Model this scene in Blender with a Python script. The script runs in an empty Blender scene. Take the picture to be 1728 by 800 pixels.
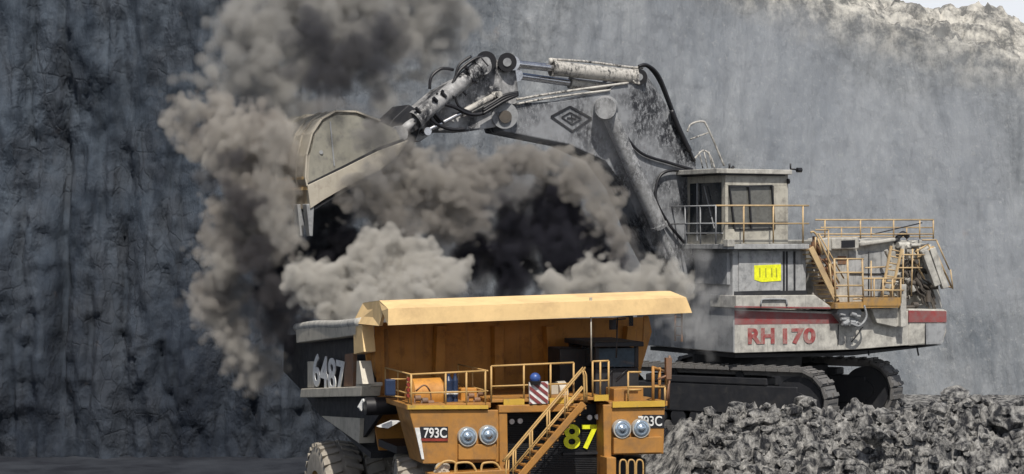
import bpy, bmesh, math, random
from mathutils import Vector, Matrix, noise
R = math.radians
random.seed(7)
scene = bpy.context.scene
COL = scene.collection

# ------------------------------------------------------------------ camera
CAM_H, FPX = 7.7, 3456.0
cam_d = bpy.data.cameras.new("camera"); cam = bpy.data.objects.new("camera", cam_d); COL.objects.link(cam)
cam.location = (0, 0, CAM_H); cam.rotation_euler = (R(90), 0, 0)
cam_d.sensor_width = 36; cam_d.lens = FPX / 1728 * 36; cam_d.clip_start = 0.5; cam_d.clip_end = 4000
scene.camera = cam
# ------------------------------------------------------------------ light
SUN_DIR = Vector((0.10, -0.58, 0.84)).normalized()      # towards the sun
w = bpy.data.worlds.new("World"); scene.world = w; w.use_nodes = True
nt = w.node_tree; bg = nt.nodes["Background"]
sky = nt.nodes.new("ShaderNodeTexSky"); sky.sky_type = 'NISHITA'; sky.sun_disc = False
sky.sun_elevation = math.asin(SUN_DIR.z); sky.sun_rotation = math.atan2(SUN_DIR.x, SUN_DIR.y)
sky.dust_density = 2.0; sky.air_density = 1.0; sky.ozone_density = .5
geo = nt.nodes.new("ShaderNodeTexCoord"); sep = nt.nodes.new("ShaderNodeSeparateXYZ"); nt.links.new(geo.outputs["Generated"], sep.inputs[0])
cn = nt.nodes.new("ShaderNodeTexNoise"); cn.inputs["Scale"].default_value = 3.0; cn.inputs["Detail"].default_value = 6; nt.links.new(geo.outputs["Generated"], cn.inputs["Vector"])
cm = nt.nodes.new("ShaderNodeMath"); cm.operation = 'MULTIPLY_ADD'; nt.links.new(cn.outputs[0], cm.inputs[0]); cm.inputs[1].default_value = -.5; nt.links.new(sep.outputs[2], cm.inputs[2])
cr0 = nt.nodes.new("ShaderNodeMapRange"); cr0.inputs[1].default_value = -.08; cr0.inputs[2].default_value = .10; cr0.inputs[3].default_value = 1; cr0.inputs[4].default_value = 0; nt.links.new(cm.outputs[0], cr0.inputs[0])
mx = nt.nodes.new("ShaderNodeMix"); mx.data_type = 'RGBA'; nt.links.new(cr0.outputs[0], mx.inputs[0]); nt.links.new(sky.outputs[0], mx.inputs[6]); mx.inputs[7].default_value = (10.2, 10.6, 11.2, 1)   # bright cloud bank low in the sky
nt.links.new(mx.outputs[2], bg.inputs[0]); bg.inputs[1].default_value = 0.082
sd = bpy.data.lights.new("sun", 'SUN'); sd.energy = 5.0; sd.angle = R(0.6); sd.color = (1.0, 0.95, 0.87)
so = bpy.data.objects.new("sun", sd); COL.objects.link(so)
so.rotation_euler = (-SUN_DIR).to_track_quat('-Z', 'Y').to_euler()
scene.view_settings.view_transform = 'Standard'; scene.view_settings.look = 'None'
scene.view_settings.exposure = 0.0; scene.view_settings.gamma = 1.0
scene.view_settings.use_curve_mapping = False
cy = scene.cycles
cy.max_bounces = 10; cy.volume_bounces = 4; cy.diffuse_bounces = 3; cy.glossy_bounces = 3
cy.transparent_max_bounces = 12; cy.use_denoising = True; cy.volume_max_steps = 256; cy.volume_step_rate = .35
cy.use_adaptive_sampling = True; cy.adaptive_threshold = 0.02

# ------------------------------------------------------------------ helpers
def tag(o, label=None, cat=None, group=None, kind=None):
    if label: o["label"] = label
    if cat: o["category"] = cat
    if group: o["group"] = group
    if kind: o["kind"] = kind
    return o
def empty(name, label, cat, loc=(0, 0, 0), rot=(0, 0, 0), group=None):
    o = bpy.data.objects.new(name, None); COL.objects.link(o)
    o.location = loc; o.rotation_euler = rot
    return tag(o, label, cat, group)

class MB:
    def __init__(s): s.v = []; s.f = []; s.sm = []; s.c = []
    def cut(s): s.c.append((len(s.v), len(s.f)))      # everything since the last cut is one piece
    def build_each(s, name, mat, parent=None, bevel=0, per=0):
        marks = s.a[per - 1::per] if per else list(s.c)
        if not marks or marks[-1][1] < len(s.f): marks = marks + [(len(s.v), len(s.f))]
        v0 = f0 = 0; out = []
        for v1, f1 in marks:
            m = MB(); m.v = s.v[v0:v1]; m.f = [tuple(i - v0 for i in f) for f in s.f[f0:f1]]; m.sm = s.sm[f0:f1]
            out.append(m.build(name, mat, parent, bevel)); v0, f0 = v1, f1
        return out
    @property
    def a(s): return s._a
    def add(s, vs, fs, smooth=False):
        if not hasattr(s, '_a'): s._a = []
        s._a.append((len(s.v) + len(vs), len(s.f) + len(fs)))
        n = len(s.v); s.v += [tuple(v) for v in vs]; s.f += [tuple(i + n for i in f) for f in fs]
        s.sm += [smooth] * len(fs); return s
    def hexa(s, p):      # p: 4 bottom + 4 top (same winding)
        return s.add(p, [(3, 2, 1, 0), (4, 5, 6, 7), (0, 1, 5, 4), (1, 2, 6, 5), (2, 3, 7, 6), (3, 0, 4, 7)])
    def box(s, x0, x1, y0, y1, z0, z1):
        return s.hexa([(x0, y0, z0), (x1, y0, z0), (x1, y1, z0), (x0, y1, z0), (x0, y0, z1), (x1, y0, z1), (x1, y1, z1), (x0, y1, z1)])
    def slab(s, pts, off):   # polygon extruded by vector
        n = len(pts); off = Vector(off); a = [Vector(p) for p in pts]; b = [p + off for p in a]
        fs = [tuple(range(n)), tuple(range(2 * n - 1, n - 1, -1))]
        for i in range(n):
            j = (i + 1) % n; fs.append((j, i, i + n, j + n))
        return s.add(a + b, fs)
    def bar(s, a, b, w, h=None, up=(0, 0, 1)):
        a = Vector(a); b = Vector(b); h = h or w; d = (b - a).normalized(); u = Vector(up)
        if abs(d.dot(u)) > .98: u = Vector((1, 0, 0))
        sx = d.cross(u).normalized() * w / 2; sz = sx.cross(d).normalized() * h / 2
        return s.hexa([a - sx - sz, a + sx - sz, b + sx - sz, b - sx - sz, a - sx + sz, a + sx + sz, b + sx + sz, b - sx + sz])
    def cyl(s, a, b, r0, r1=None, n=20, cap=True):
        a = Vector(a); b = Vector(b); r1 = r0 if r1 is None else r1; d = (b - a).normalized()
        u = d.orthogonal().normalized(); v = d.cross(u)
        ring = lambda c, r: [c + (u * math.cos(2 * math.pi * i / n) + v * math.sin(2 * math.pi * i / n)) * r for i in range(n)]
        s.add(ring(a, r0) + ring(b, r1), [(i, (i + 1) % n, (i + 1) % n + n, i + n) for i in range(n)], True)
        if cap: s.add(ring(a, r0), [tuple(range(n - 1, -1, -1))]); s.add(ring(b, r1), [tuple(range(n))])
        return s
    def tube(s, pts, r, n=8, sub=5):
        P = [Vector(p) for p in pts]
        if len(P) > 2 and sub > 1:
            Q = []
            for i in range(len(P) - 1):
                p0 = P[max(i - 1, 0)]; p1 = P[i]; p2 = P[i + 1]; p3 = P[min(i + 2, len(P) - 1)]
                for k in range(sub):
                    t = k / sub
                    Q.append(.5 * ((2 * p1) + (p2 - p0) * t + (2 * p0 - 5 * p1 + 4 * p2 - p3) * t * t + (3 * p1 - p0 - 3 * p2 + p3) * t ** 3))
            Q.append(P[-1]); P = Q
        vs = []; fs = []; u = None
        for i, p in enumerate(P):
            d = (P[min(i + 1, len(P) - 1)] - P[max(i - 1, 0)]).normalized()
            u = (d.orthogonal() if u is None else u - d * u.dot(d)).normalized(); v = d.cross(u)
            vs += [p + (u * math.cos(2 * math.pi * k / n) + v * math.sin(2 * math.pi * k / n)) * r for k in range(n)]
        for i in range(len(P) - 1):
            for k in range(n): fs.append((i * n + k, i * n + (k + 1) % n, (i + 1) * n + (k + 1) % n, (i + 1) * n + k))
        fs.append(tuple(range(n - 1, -1, -1))); fs.append(tuple(range(len(vs) - n, len(vs))))
        return s.add(vs, fs, True)
    def lines(s, segs, r, n=6):
        for a, b in segs: s.tube([a, b], r, n)
        return s
    def build(s, name, mat, parent=None, bevel=0, mats=None):
        me = bpy.data.meshes.new(name); me.from_pydata(s.v, [], s.f); me.update()
        me.polygons.foreach_set("use_smooth", s.sm)
        bm = bmesh.new(); bm.from_mesh(me); bmesh.ops.recalc_face_normals(bm, faces=bm.faces); bm.to_mesh(me); bm.free()
        me.materials.append(mat)
        o = bpy.data.objects.new(name, me); COL.objects.link(o); o.parent = parent
        if bevel:
            m = o.modifiers.new("bevel", 'BEVEL'); m.width = bevel; m.segments = 2; m.limit_method = 'ANGLE'; m.angle_limit = R(40)
        return o

def text_mesh(body, mat, parent, name, origin, xdir, ydir, height, width=None, depth=.02, fat=0.0, spacing=1.0):
    c = bpy.data.curves.new("tmp", 'FONT'); c.body = body; c.offset = fat; c.extrude = .02; c.space_character = spacing
    t = bpy.data.objects.new("tmp", c); COL.objects.link(t)
    dg = bpy.context.evaluated_depsgraph_get(); me = bpy.data.meshes.new_from_object(t.evaluated_get(dg))
    bpy.data.objects.remove(t)
    xs = [v.co.x for v in me.vertices]; ys = [v.co.y for v in me.vertices]
    x0, x1, y0, y1 = min(xs), max(xs), min(ys), max(ys)
    X = Vector(xdir).normalized(); Y = Vector(ydir).normalized(); N = X.cross(Y); O = Vector(origin)
    sy = height / (y1 - y0); sx = width / (x1 - x0) if width else sy
    for v in me.vertices:
        p = v.co.copy(); v.co = O + X * (p.x - x0) * sx + Y * (p.y - y0) * sy + N * (depth if p.z > 0 else -.005)
    me.name = name; me.materials.clear(); me.materials.append(mat)
    o = bpy.data.objects.new(name, me); COL.objects.link(o); o.parent = parent
    return o

# ------------------------------------------------------------------ materials
def mat_base(name):
    m = bpy.data.materials.new(name); m.use_nodes = True
    n = m.node_tree.nodes; l = m.node_tree.links; b = n["Principled BSDF"]
    tc = n.new("ShaderNodeTexCoord")
    return m, n, l, b, tc
def noise_fac(n, l, vec, scale, detail=6, lo=.4, hi=.6, stretch=None, rough=.6, dist=0.0):
    if stretch:
        mp = n.new("ShaderNodeMapping"); mp.inputs["Scale"].default_value = stretch; l.new(vec, mp.inputs[0]); vec = mp.outputs[0]
    t = n.new("ShaderNodeTexNoise"); t.inputs["Scale"].default_value = scale; t.inputs["Detail"].default_value = detail
    t.inputs["Roughness"].default_value = rough; t.inputs["Distortion"].default_value = dist
    l.new(vec, t.inputs["Vector"])
    mr = n.new("ShaderNodeMapRange"); mr.inputs[1].default_value = lo; mr.inputs[2].default_value = hi
    l.new(t.outputs[0], mr.inputs[0]); return mr.outputs[0]
def mix(n, l, fac, a, b, mode='MIX'):
    m = n.new("ShaderNodeMix"); m.data_type = 'RGBA'; m.blend_type = mode
    if isinstance(fac, (int, float)): m.inputs[0].default_value = fac
    else: l.new(fac, m.inputs[0])
    for s_, v in ((6, a), (7, b)):
        if isinstance(v, tuple): m.inputs[s_].default_value = (*v[:3], 1)
        else: l.new(v, m.inputs[s_])
    return m.outputs[2]
def mathn(n, l, op, a, b):
    m = n.new("ShaderNodeMath"); m.operation = op
    for i, v in enumerate((a, b)):
        if isinstance(v, (int, float)): m.inputs[i].default_value = v
        else: l.new(v, m.inputs[i])
    return m.outputs[0]
def paint(name, col, dirt=(.12, .11, .10), amount=.5, rough=.55, metallic=0, rust=0.15, streak=.5, grime_scale=1.3, splat=0):
    m, n, l, b, tc = mat_base(name); v = tc.outputs["Object"]
    c = mix(n, l, noise_fac(n, l, v, grime_scale, 8, .35, .75), col, tuple(x * .72 for x in col))
    f = noise_fac(n, l, v, grime_scale * 2.3, 9, .62 - amount * .25, .86 - amount * .12, rough=.7)
    c = mix(n, l, f, c, dirt)
    if streak:
        f2 = noise_fac(n, l, v, 1.0, 6, .56, .8, stretch=(7, 7, .55)); f2 = mathn(n, l, 'MULTIPLY', f2, streak)
        c = mix(n, l, f2, c, dirt)
    if rust:
        f3 = noise_fac(n, l, v, 5.5, 8, .64, .72, rough=.75); f3 = mathn(n, l, 'MULTIPLY', f3, min(1, rust * 3))
        c = mix(n, l, f3, c, (.16, .07, .03))
    if splat:
        f4 = noise_fac(n, l, v, 9, 10, .5 - splat * .1, .56 - splat * .06, rough=.85, stretch=(1, 1, .55)); f5 = noise_fac(n, l, v, .9, 3, .36, .6)
        c = mix(n, l, mathn(n, l, 'MULTIPLY', f4, f5), c, (.012, .013, .017))
    l.new(c, b.inputs["Base Color"]); b.inputs["Metallic"].default_value = metallic
    rf = noise_fac(n, l, v, 3, 5, .2, .8); mr = n.new("ShaderNodeMapRange"); mr.inputs[3].default_value = rough - .12; mr.inputs[4].default_value = rough + .25
    l.new(rf, mr.inputs[0]); l.new(mr.outputs[0], b.inputs["Roughness"])
    bp = n.new("ShaderNodeBump"); bp.inputs["Strength"].default_value = .25; bp.inputs["Distance"].default_value = .02
    t = n.new("ShaderNodeTexNoise"); t.inputs["Scale"].default_value = 6; t.inputs["Detail"].default_value = 6; l.new(v, t.inputs[0])
    l.new(t.outputs[0], bp.inputs["Height"]); l.new(bp.outputs[0], b.inputs["Normal"])
    return m
def plain(name, col, rough=.5, metallic=0, emit=None):
    m, n, l, b, tc = mat_base(name)
    c = mix(n, l, noise_fac(n, l, tc.outputs["Object"], 8, 6, .35, .75), col, tuple(x * .6 for x in col))
    l.new(c, b.inputs["Base Color"]); b.inputs["Roughness"].default_value = rough; b.inputs["Metallic"].default_value = metallic
    return m

M_yel = paint("truck_yellow_paint", (.385, .18, .038), dirt=(.17, .10, .045), amount=.6, rust=.12, streak=.45)
M_canopy = paint("sunbleached_canopy_paint", (.85, .60, .29), dirt=(.50, .34, .17), amount=.6, rust=.05, streak=.2, grime_scale=.5)
M_dustside = paint("dusty_body_side", (.50, .46, .38), dirt=(.16, .14, .12), amount=.4, rust=.15, streak=.4)
M_bodyin = paint("headboard_paint", (.50, .22, .035), dirt=(.16, .07, .03), amount=.45, rust=.3, streak=.7)
M_dark = paint("dark_chassis", (.014, .015, .019), dirt=(.034, .032, .03), amount=.4, rust=.05)  # dirt tone darkened to stand in for shadow on the crawler frames
M_black = plain("black_rubber_hose", (.012, .012, .015), .45)
M_tyre = paint("dusty_tyre_rubber", (.30, .27, .225), dirt=(.14, .125, .11), amount=.5, rust=0, streak=0, rough=.85)
M_rim = paint("rim_paint", (.42, .27, .1), amount=.5)
M_rail = paint("yellow_handrail", (.50, .31, .11), dirt=(.25, .16, .1), amount=.4, rust=.3, streak=0)
M_kick = paint("kick_plate_yellow", (.58, .36, .045), amount=.2, rust=.1, streak=.1)
M_white = paint("dusty_white_paint", (.50, .485, .44), dirt=(.12, .115, .11), amount=.8, rust=.2, streak=.8)
M_grey = paint("dusty_grey_steel", (.30, .31, .32), dirt=(.10, .10, .11), amount=.5, rust=.15, streak=.6)
M_greyw = paint("streaked_grey_white_paint", (.38, .385, .385), dirt=(.09, .095, .10), amount=.7, rust=.2, streak=1.0)
M_railx = paint("rusty_pale_handrail", (.50, .36, .19), dirt=(.22, .15, .1), amount=.6, rust=.6, streak=0)
M_walk = paint("rusty_orange_walkway", (.42, .24, .07), amount=.6, rust=.6)
M_pipe = paint("oily_pipework", (.10, .085, .07), dirt=(.02, .02, .02), amount=.6, rust=.5)
M_boom = paint("greasy_boom_paint", (.25, .26, .275), dirt=(.13, .13, .14), amount=.35, rust=.12, streak=.3, splat=.8)
M_stick = paint("greasy_stick_paint", (.46, .46, .46), dirt=(.08, .08, .09), amount=.5, rust=.1, streak=.3, splat=1.1)
M_cylw = paint("cylinder_cream_paint", (.50, .48, .44), dirt=(.2, .18, .17), amount=.4, rust=.15, streak=.2, splat=.2)
M_cylg = paint("dusty_grey_cylinder", (.33, .335, .34), dirt=(.1, .1, .1), amount=.5, rust=.2, streak=.3, splat=.4)
M_bucket = paint("bucket_worn_steel", (.42, .385, .32), dirt=(.2, .17, .14), amount=.35, rust=.3, streak=.5)
M_bside = paint("bucket_shaded_side_steel", (.26, .25, .21), dirt=(.08, .08, .08), amount=.5, rust=.1, streak=.2)  # bucket steel with the shade of the side plates put into its colour
M_red = paint("faded_red_stripe", (.27, .05, .05), dirt=(.17, .13, .125), amount=.9, rust=.1, streak=.5)
M_redtxt = paint("faded_red_letters", (.30, .05, .05), dirt=(.34, .28, .25), amount=.8, rust=0, streak=.6)
M_chrome = plain("polished_rod", (.6, .6, .62), .25, .9)
M_glass = plain("dark_cab_glass", (.03, .036, .042), .12)
M_glassb = plain("sky_reflecting_glass", (.05, .075, .10), .08)
M_lens = plain("headlight_lens", (.50, .60, .70), .22, .75)
M_lensr = plain("headlight_bezel", (.42, .40, .36), .4)
M_acid = plain("acid_yellow_paint", (.86, .88, .02), .6)
M_whitetxt = plain("white_letter_paint", (.72, .72, .70), .6)
M_blackp = plain("black_plate", (.015, .015, .018), .5)
M_redp = plain("red_paint", (.25, .035, .02), .5)
M_redbr = plain("maroon_stripe", (.22, .05, .05), .5)
M_blue = plain("blue_plastic", (.04, .09, .30), .4)
M_dblue = plain("dark_blue_canister", (.02, .035, .08), .35)
M_brown = paint("rust_brown_steel", (.2, .1, .05), amount=.5, rust=.6)
M_lampw = plain("small_lamp_lens", (.85, .85, .85), .2)

# ------------------------------------------------------------------ setting
def rock_mat(name, dark, lightc, right=None, scale=1.0, bump=.6, coal=False):
    m, n, l, b, tc = mat_base(name); v = tc.outputs["Object"]
    f = noise_fac(n, l, v, .5 * scale, 12, .35 if scale < 5 else .42, .68 if scale < 5 else .66, stretch=(1, 1, .5), rough=.68, dist=.3)
    c = mix(n, l, f, dark, lightc)
    if right:
        geo = n.new("ShaderNodeSeparateXYZ"); l.new(v, geo.inputs[0])
        f2 = noise_fac(n, l, v, .35 * scale, 12, .3, .72, stretch=(1.2, 1, .35), rough=.7, dist=.2)
        cr = mix(n, l, f2, right[0], right[1])
        # paler on the right hand wall, fading out across the darker face to the left
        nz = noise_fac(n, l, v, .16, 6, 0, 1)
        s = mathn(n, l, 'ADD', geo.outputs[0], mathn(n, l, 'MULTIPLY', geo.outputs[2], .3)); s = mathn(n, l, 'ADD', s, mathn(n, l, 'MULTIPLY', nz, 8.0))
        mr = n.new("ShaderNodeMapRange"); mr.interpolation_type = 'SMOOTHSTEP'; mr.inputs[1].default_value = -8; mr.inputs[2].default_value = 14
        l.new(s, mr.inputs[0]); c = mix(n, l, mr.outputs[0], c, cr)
        # pale weathered overburden at the crest
        z2 = mathn(n, l, 'ADD', geo.outputs[2], mathn(n, l, 'MULTIPLY', mathn(n, l, 'SUBTRACT', geo.outputs[0], 14.9), .25))
        z2 = mathn(n, l, 'ADD', z2, mathn(n, l, 'MULTIPLY', noise_fac(n, l, v, .5, 8, 0, 1), 2.2))
        mr2 = n.new("ShaderNodeMapRange"); mr2.inputs[1].default_value = 17.9; mr2.inputs[2].default_value = 20.8; l.new(z2, mr2.inputs[0])
        c = mix(n, l, mr2.outputs[0], c, mix(n, l, noise_fac(n, l, v, 1.1, 10, .42, .6, rough=.7), (.13, .13, .125), (.52, .50, .45)))
        # darker towards the floor
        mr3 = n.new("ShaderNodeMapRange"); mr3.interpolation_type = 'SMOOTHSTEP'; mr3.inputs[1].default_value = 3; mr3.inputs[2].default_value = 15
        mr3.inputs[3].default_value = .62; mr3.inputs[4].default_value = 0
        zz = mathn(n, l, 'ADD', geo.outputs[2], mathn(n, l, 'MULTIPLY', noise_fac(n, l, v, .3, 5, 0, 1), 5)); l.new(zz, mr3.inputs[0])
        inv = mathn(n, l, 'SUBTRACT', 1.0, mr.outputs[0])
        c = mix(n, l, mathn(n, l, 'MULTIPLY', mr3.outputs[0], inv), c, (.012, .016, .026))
        # upright scratches of the digging teeth and small scabs
        c = mix(n, l, mathn(n, l, 'MULTIPLY', noise_fac(n, l, v, 2.2, 8, .5, .75, stretch=(1.5, 1, .4), rough=.75), .38), c, (.055, .062, .072))
        c = mix(n, l, mathn(n, l, 'MULTIPLY', mathn(n, l, 'MULTIPLY', noise_fac(n, l, v, 4.5, 6, .56, .74, rough=.75), mr.outputs[0]), .6), c, (.40, .40, .39))
        # iron stains
        c = mix(n, l, mathn(n, l, 'MULTIPLY', noise_fac(n, l, v, .8, 6, .66, .8), .35), c, (.17, .11, .07))
    l.new(c, b.inputs["Base Color"]); b.inputs["Roughness"].default_value = .9
    b.inputs["Specular IOR Level"].default_value = .25
    t = n.new("ShaderNodeTexNoise"); t.inputs["Scale"].default_value = 1.6 * scale; t.inputs["Detail"].default_value = 12; t.inputs["Roughness"].default_value = .7
    mp = n.new("ShaderNodeMapping"); mp.inputs["Scale"].default_value = (1.6, 1, .55); l.new(v, mp.inputs[0]); l.new(mp.outputs[0], t.inputs[0])
    bp = n.new("ShaderNodeBump"); bp.inputs["Strength"].default_value = bump; bp.inputs["Distance"].default_value = .35
    hgt = t.outputs[0]
    if right:      # joints of the blasted face: warped, mostly upright cracks
        t2 = n.new("ShaderNodeTexNoise"); t2.inputs["Scale"].default_value = .9; t2.inputs["Detail"].default_value = 5; l.new(v, t2.inputs[0])
        wp_ = n.new("ShaderNodeVectorMath"); wp_.operation = 'MULTIPLY_ADD'; l.new(t2.outputs[1], wp_.inputs[0]); wp_.inputs[1].default_value = (.55, .55, .55); l.new(v, wp_.inputs[2])
        for sc_, st2, wgt in ((.6, (1.5, .01, .40), .9), (1.7, (1.3, .01, .6), .5)):
            mp2 = n.new("ShaderNodeMapping"); mp2.inputs["Scale"].default_value = st2; l.new(wp_.outputs[0], mp2.inputs[0])
            vo = n.new("ShaderNodeTexVoronoi"); vo.feature = 'DISTANCE_TO_EDGE'; vo.inputs["Randomness"].default_value = .75; vo.inputs["Scale"].default_value = sc_; l.new(mp2.outputs[0], vo.inputs["Vector"])
            vc = n.new("ShaderNodeTexVoronoi"); vc.inputs["Randomness"].default_value = .75; vc.inputs["Scale"].default_value = sc_; l.new(mp2.outputs[0], vc.inputs["Vector"])
            mr4 = n.new("ShaderNodeMapRange"); mr4.inputs[1].default_value = 0; mr4.inputs[2].default_value = .06; l.new(vo.outputs["Distance"], mr4.inputs[0])
            msk = mathn(n, l, 'MULTIPLY', noise_fac(n, l, v, .45, 4, .42, .6), mathn(n, l, 'SUBTRACT', 1.0, mathn(n, l, 'MULTIPLY', mr.outputs[0], .8)))
            crk = mathn(n, l, 'MULTIPLY', mathn(n, l, 'SUBTRACT', 1.0, mr4.outputs[0]), msk)
            hgt = mathn(n, l, 'SUBTRACT', hgt, mathn(n, l, 'MULTIPLY', crk, wgt * .22))
            sx2 = n.new("ShaderNodeSeparateXYZ"); l.new(vc.outputs["Color"], sx2.inputs[0])
            hgt = mathn(n, l, 'ADD', hgt, mathn(n, l, 'MULTIPLY', mathn(n, l, 'MULTIPLY', sx2.outputs[0], msk), wgt * .6))
            c = mix(n, l, mathn(n, l, 'MULTIPLY', mathn(n, l, 'MULTIPLY', sx2.outputs[1], msk), .35), c, (.05, .055, .065))
            c = mix(n, l, mathn(n, l, 'MULTIPLY', crk, .35), c, (.010, .012, .016))
        l.new(c, b.inputs["Base Color"])
    l.new(hgt, bp.inputs["Height"]); l.new(bp.outputs[0], b.inputs["Normal"])
    return m
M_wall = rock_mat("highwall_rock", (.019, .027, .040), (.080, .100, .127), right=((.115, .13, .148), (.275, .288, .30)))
M_floor = rock_mat("coal_floor", (.010, .012, .018), (.035, .04, .05), bump=.5)
M_rub = rock_mat("rubble_rock", (.045, .047, .054), (.76, .74, .70), scale=7.5, bump=1.0)  # noise from dark to pale rock also stands in for shadow pockets and lit tops

def sstep(a, b, x):
    t = max(0, min(1, (x - a) / (b - a))); return t * t * (3 - 2 * t)
def fbm(p, o=5, h=.55):
    s = 0; a = 1; q = Vector(p)
    for _ in range(o): s += a * noise.noise(q); a *= h; q = q * 2.03 + Vector((3.1, 7.7, 1.3))
    return s
def grid_obj(name, nu, nv, fn, mat, smooth=True):
    vs = [fn(i / nu, j / nv) for j in range(nv + 1) for i in range(nu + 1)]
    fs = [(j * (nu + 1) + i, j * (nu + 1) + i + 1, (j + 1) * (nu + 1) + i + 1, (j + 1) * (nu + 1) + i) for j in range(nv) for i in range(nu)]
    me = bpy.data.meshes.new(name); me.from_pydata(vs, [], fs); me.update(); me.materials.append(mat)
    if smooth: me.polygons.foreach_set("use_smooth", [True] * len(fs))
    o = bpy.data.objects.new(name, me); COL.objects.link(o); return o
GZ = -1.25
g = MB(); g.add([(-900, -300, GZ), (900, -300, GZ), (900, 1500, GZ), (-900, 1500, GZ)], [(0, 1, 2, 3)])
tag(g.build("ground", M_floor), kind="structure")

def block(x, z, s):       # blasted rock: stepped joint-bounded blocks
    q = Vector((x / s + .35 * noise.noise(Vector((x * .3, z * .2, 4))), z / (s * 2.1) + .3 * noise.noise(Vector((x * .25, z * .3, 9))), 0))
    return noise.cell(Vector((math.floor(q.x) + .5, math.floor(q.y) + .5 + 7 * math.floor(q.x), .5)))
random.seed(77)
JOINTS = [(-18.3, .16, .7, 1, 19), (-17.2, .12, .5, 3, 9), (-15.9, .1, .5, 2.5, 8), (-19.6, .12, .45, 9, 18), (-20.4, .1, .4, 0, 6), (-13.6, .09, .35, 6, 13), (-11.5, .09, .35, 3, 9)] + [(random.uniform(-21, -6), random.uniform(.06, .12), random.uniform(.2, .45), z_, z_ + random.uniform(1, 4)) for z_ in [random.uniform(0, 16) for _ in range(26)]]
LEDGES = [(random.uniform(-21, -6) if k < 80 else random.uniform(-5, 10), random.uniform(0, 18), random.uniform(.2, .9), random.uniform(.05, .25)) for k in range(95)]
def wall_pt(u, v):
    x = -50 + 110 * u
    r = sstep(-12, 14, x)
    hb = min(19.3 - .287 * (x - 14.9), 34); ht = hb + 1.7 + sstep(19, 25, x) * 1.1
    y0 = 84 + 14 * sstep(-10, 20, x) + max(0, x - 20) * .1
    lean = .03 + .16 * r
    L1 = .80
    if v < L1:
        z = GZ - .5 + (hb - GZ + .5) * v / L1; y = y0 - 1.3 + lean * z
    elif v < .92:
        t = (v - L1) / (.92 - L1); z = hb + (ht - hb) * t; y = y0 - 1.3 + lean * hb + t * 4.0
    else:
        t = (v - .92) / .08; z = ht - t * .5; y = y0 - 1.3 + lean * hb + 4.0 + t * 30
    rough = 1 - .72 * r
    d = fbm((x * .12, z * .07, 2), 3) * 1.3 * rough
    d += fbm((x * .9, z * .22, 5), 5, .62) * .45 * rough
    xx = x + .5 * noise.noise(Vector((x * .4, z * .25, 3)))
    d += (abs(noise.noise(Vector((xx * .42, z * .03, 12)))) + .5 * abs(noise.noise(Vector((xx * 1.3, z * .06, 22))))) * 1.1 * rough
    k1 = sstep(.05, .4, noise.noise(Vector((x * .16, z * .16, 31))))
    d += (block(x, z, 1.5) - .5) * .15 * rough * k1 + (block(x + 40, z, .45) - .5) * .09 * rough * k1
    d += fbm((x * 2.6, z * .9, 8), 3, .6) * .10 * (1 - .45 * r)
    d += abs(noise.noise(Vector((x * 1.1, z * .11, 17)))) * .55 * rough
    for jx, jw, jd, z0, z1 in JOINTS:
        if abs(x - jx) < jw * 3:
            wob = .25 * noise.noise(Vector((jx, z * .5, 7))); d += jd * math.exp(-((x - jx - wob) / jw) ** 2) * sstep(z0 - .6, z0 + .3, z) * (1 - sstep(z1 - .3, z1 + .6, z))
    for lx, lz, lw, lh in LEDGES:
        if abs(x - lx) < lw and abs(z - lz) < 1.2:
            e_ = sstep(0, .25, lw - abs(x - lx)); d -= .075 * e_ * (sstep(lz - lh - .05, lz - lh + .05, z) * (1 - sstep(lz, lz + .9, z)))
    if v >= L1:
        k = fbm((x * .7, v * 40, 5), 5, .7); z += k * .45 + (noise.cell(Vector((x * 1.2, v * 90, 0))) - .5) * .25
        z += .4 * noise.noise(Vector((x * .35, 3, 1)))
    return (x, y + d, z)
tag(grid_obj("cliff", 760, 260, wall_pt, M_wall, smooth=True), kind="structure")

# bench of broken rock the excavator stands on, with a loose berm at its edge
BZ = 1.4
CREST = [(1040, 800), (1120, 735), (1150, 705), (1200, 693), (1300, 686), (1400, 684), (1500, 684), (1560, 678), (1620, 672), (1728, 676), (1900, 680)]
def crest_z(x, y=60.0):
    px = 864 + x / y * FPX
    for (a, ya), (b, yb) in zip(CREST, CREST[1:]):
        if px <= b or b == 1900:
            t = max(-2, min(1.5, (px - a) / (b - a))); py = ya + (yb - ya) * t; return CAM_H - (py - 400) * y / FPX
def berm_pt(u, v):
    x = 2.0 + 30 * u; y = 51.5 + 30.5 * v if v > .45 else 51.5 + 13.725 * (v / .45)
    if v > .45: y = 65.225 + (v - .45) / .55 * 18.0
    cz = max(crest_z(x), GZ - .6); edge = sstep(3.9 + .4 * noise.noise(Vector((x, y * .8, 5))), 6.0, x)
    yc = 60 + .7 * noise.noise(Vector((x * .2, 0, 0)))
    if y < yc: z = cz - (yc - y) * .56
    else: z = max(cz - (y - yc) * .55, (BZ - .1) * edge + GZ * (1 - edge))
    z = max(z, GZ - .5)
    loose = (1 - sstep(yc + .6, yc + 2.6, y))
    q = Vector((x, y, z))
    a = fbm(q * .55, 4) * .42 - .30 * sstep(.15, .5, noise.noise(q * .42 + Vector((7, 3, 1))))
    b = (.5 - abs(noise.noise(q * 1.5))) * .30 + (.5 - abs(noise.noise(q * 3.4))) * .17 + (noise.voronoi(q * 2.2)[0][0] - .3) * -.34 + (noise.voronoi(q * 4.7)[0][0] - .3) * -.17
    b += (.4 - abs(noise.noise(q * 7.0))) * .10 + (noise.cell(q * 3.1 + noise.noise_vector(q) * .6) - .5) * .13 + (noise.cell(q * 1.3 + noise.noise_vector(q * .8) * .5) - .5) * .12
    z += (a * (.3 + .7 * (1 - sstep(yc - 2.5, yc, y))) + b) * (.12 + .88 * loose) * edge
    return (x, y, z)
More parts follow.
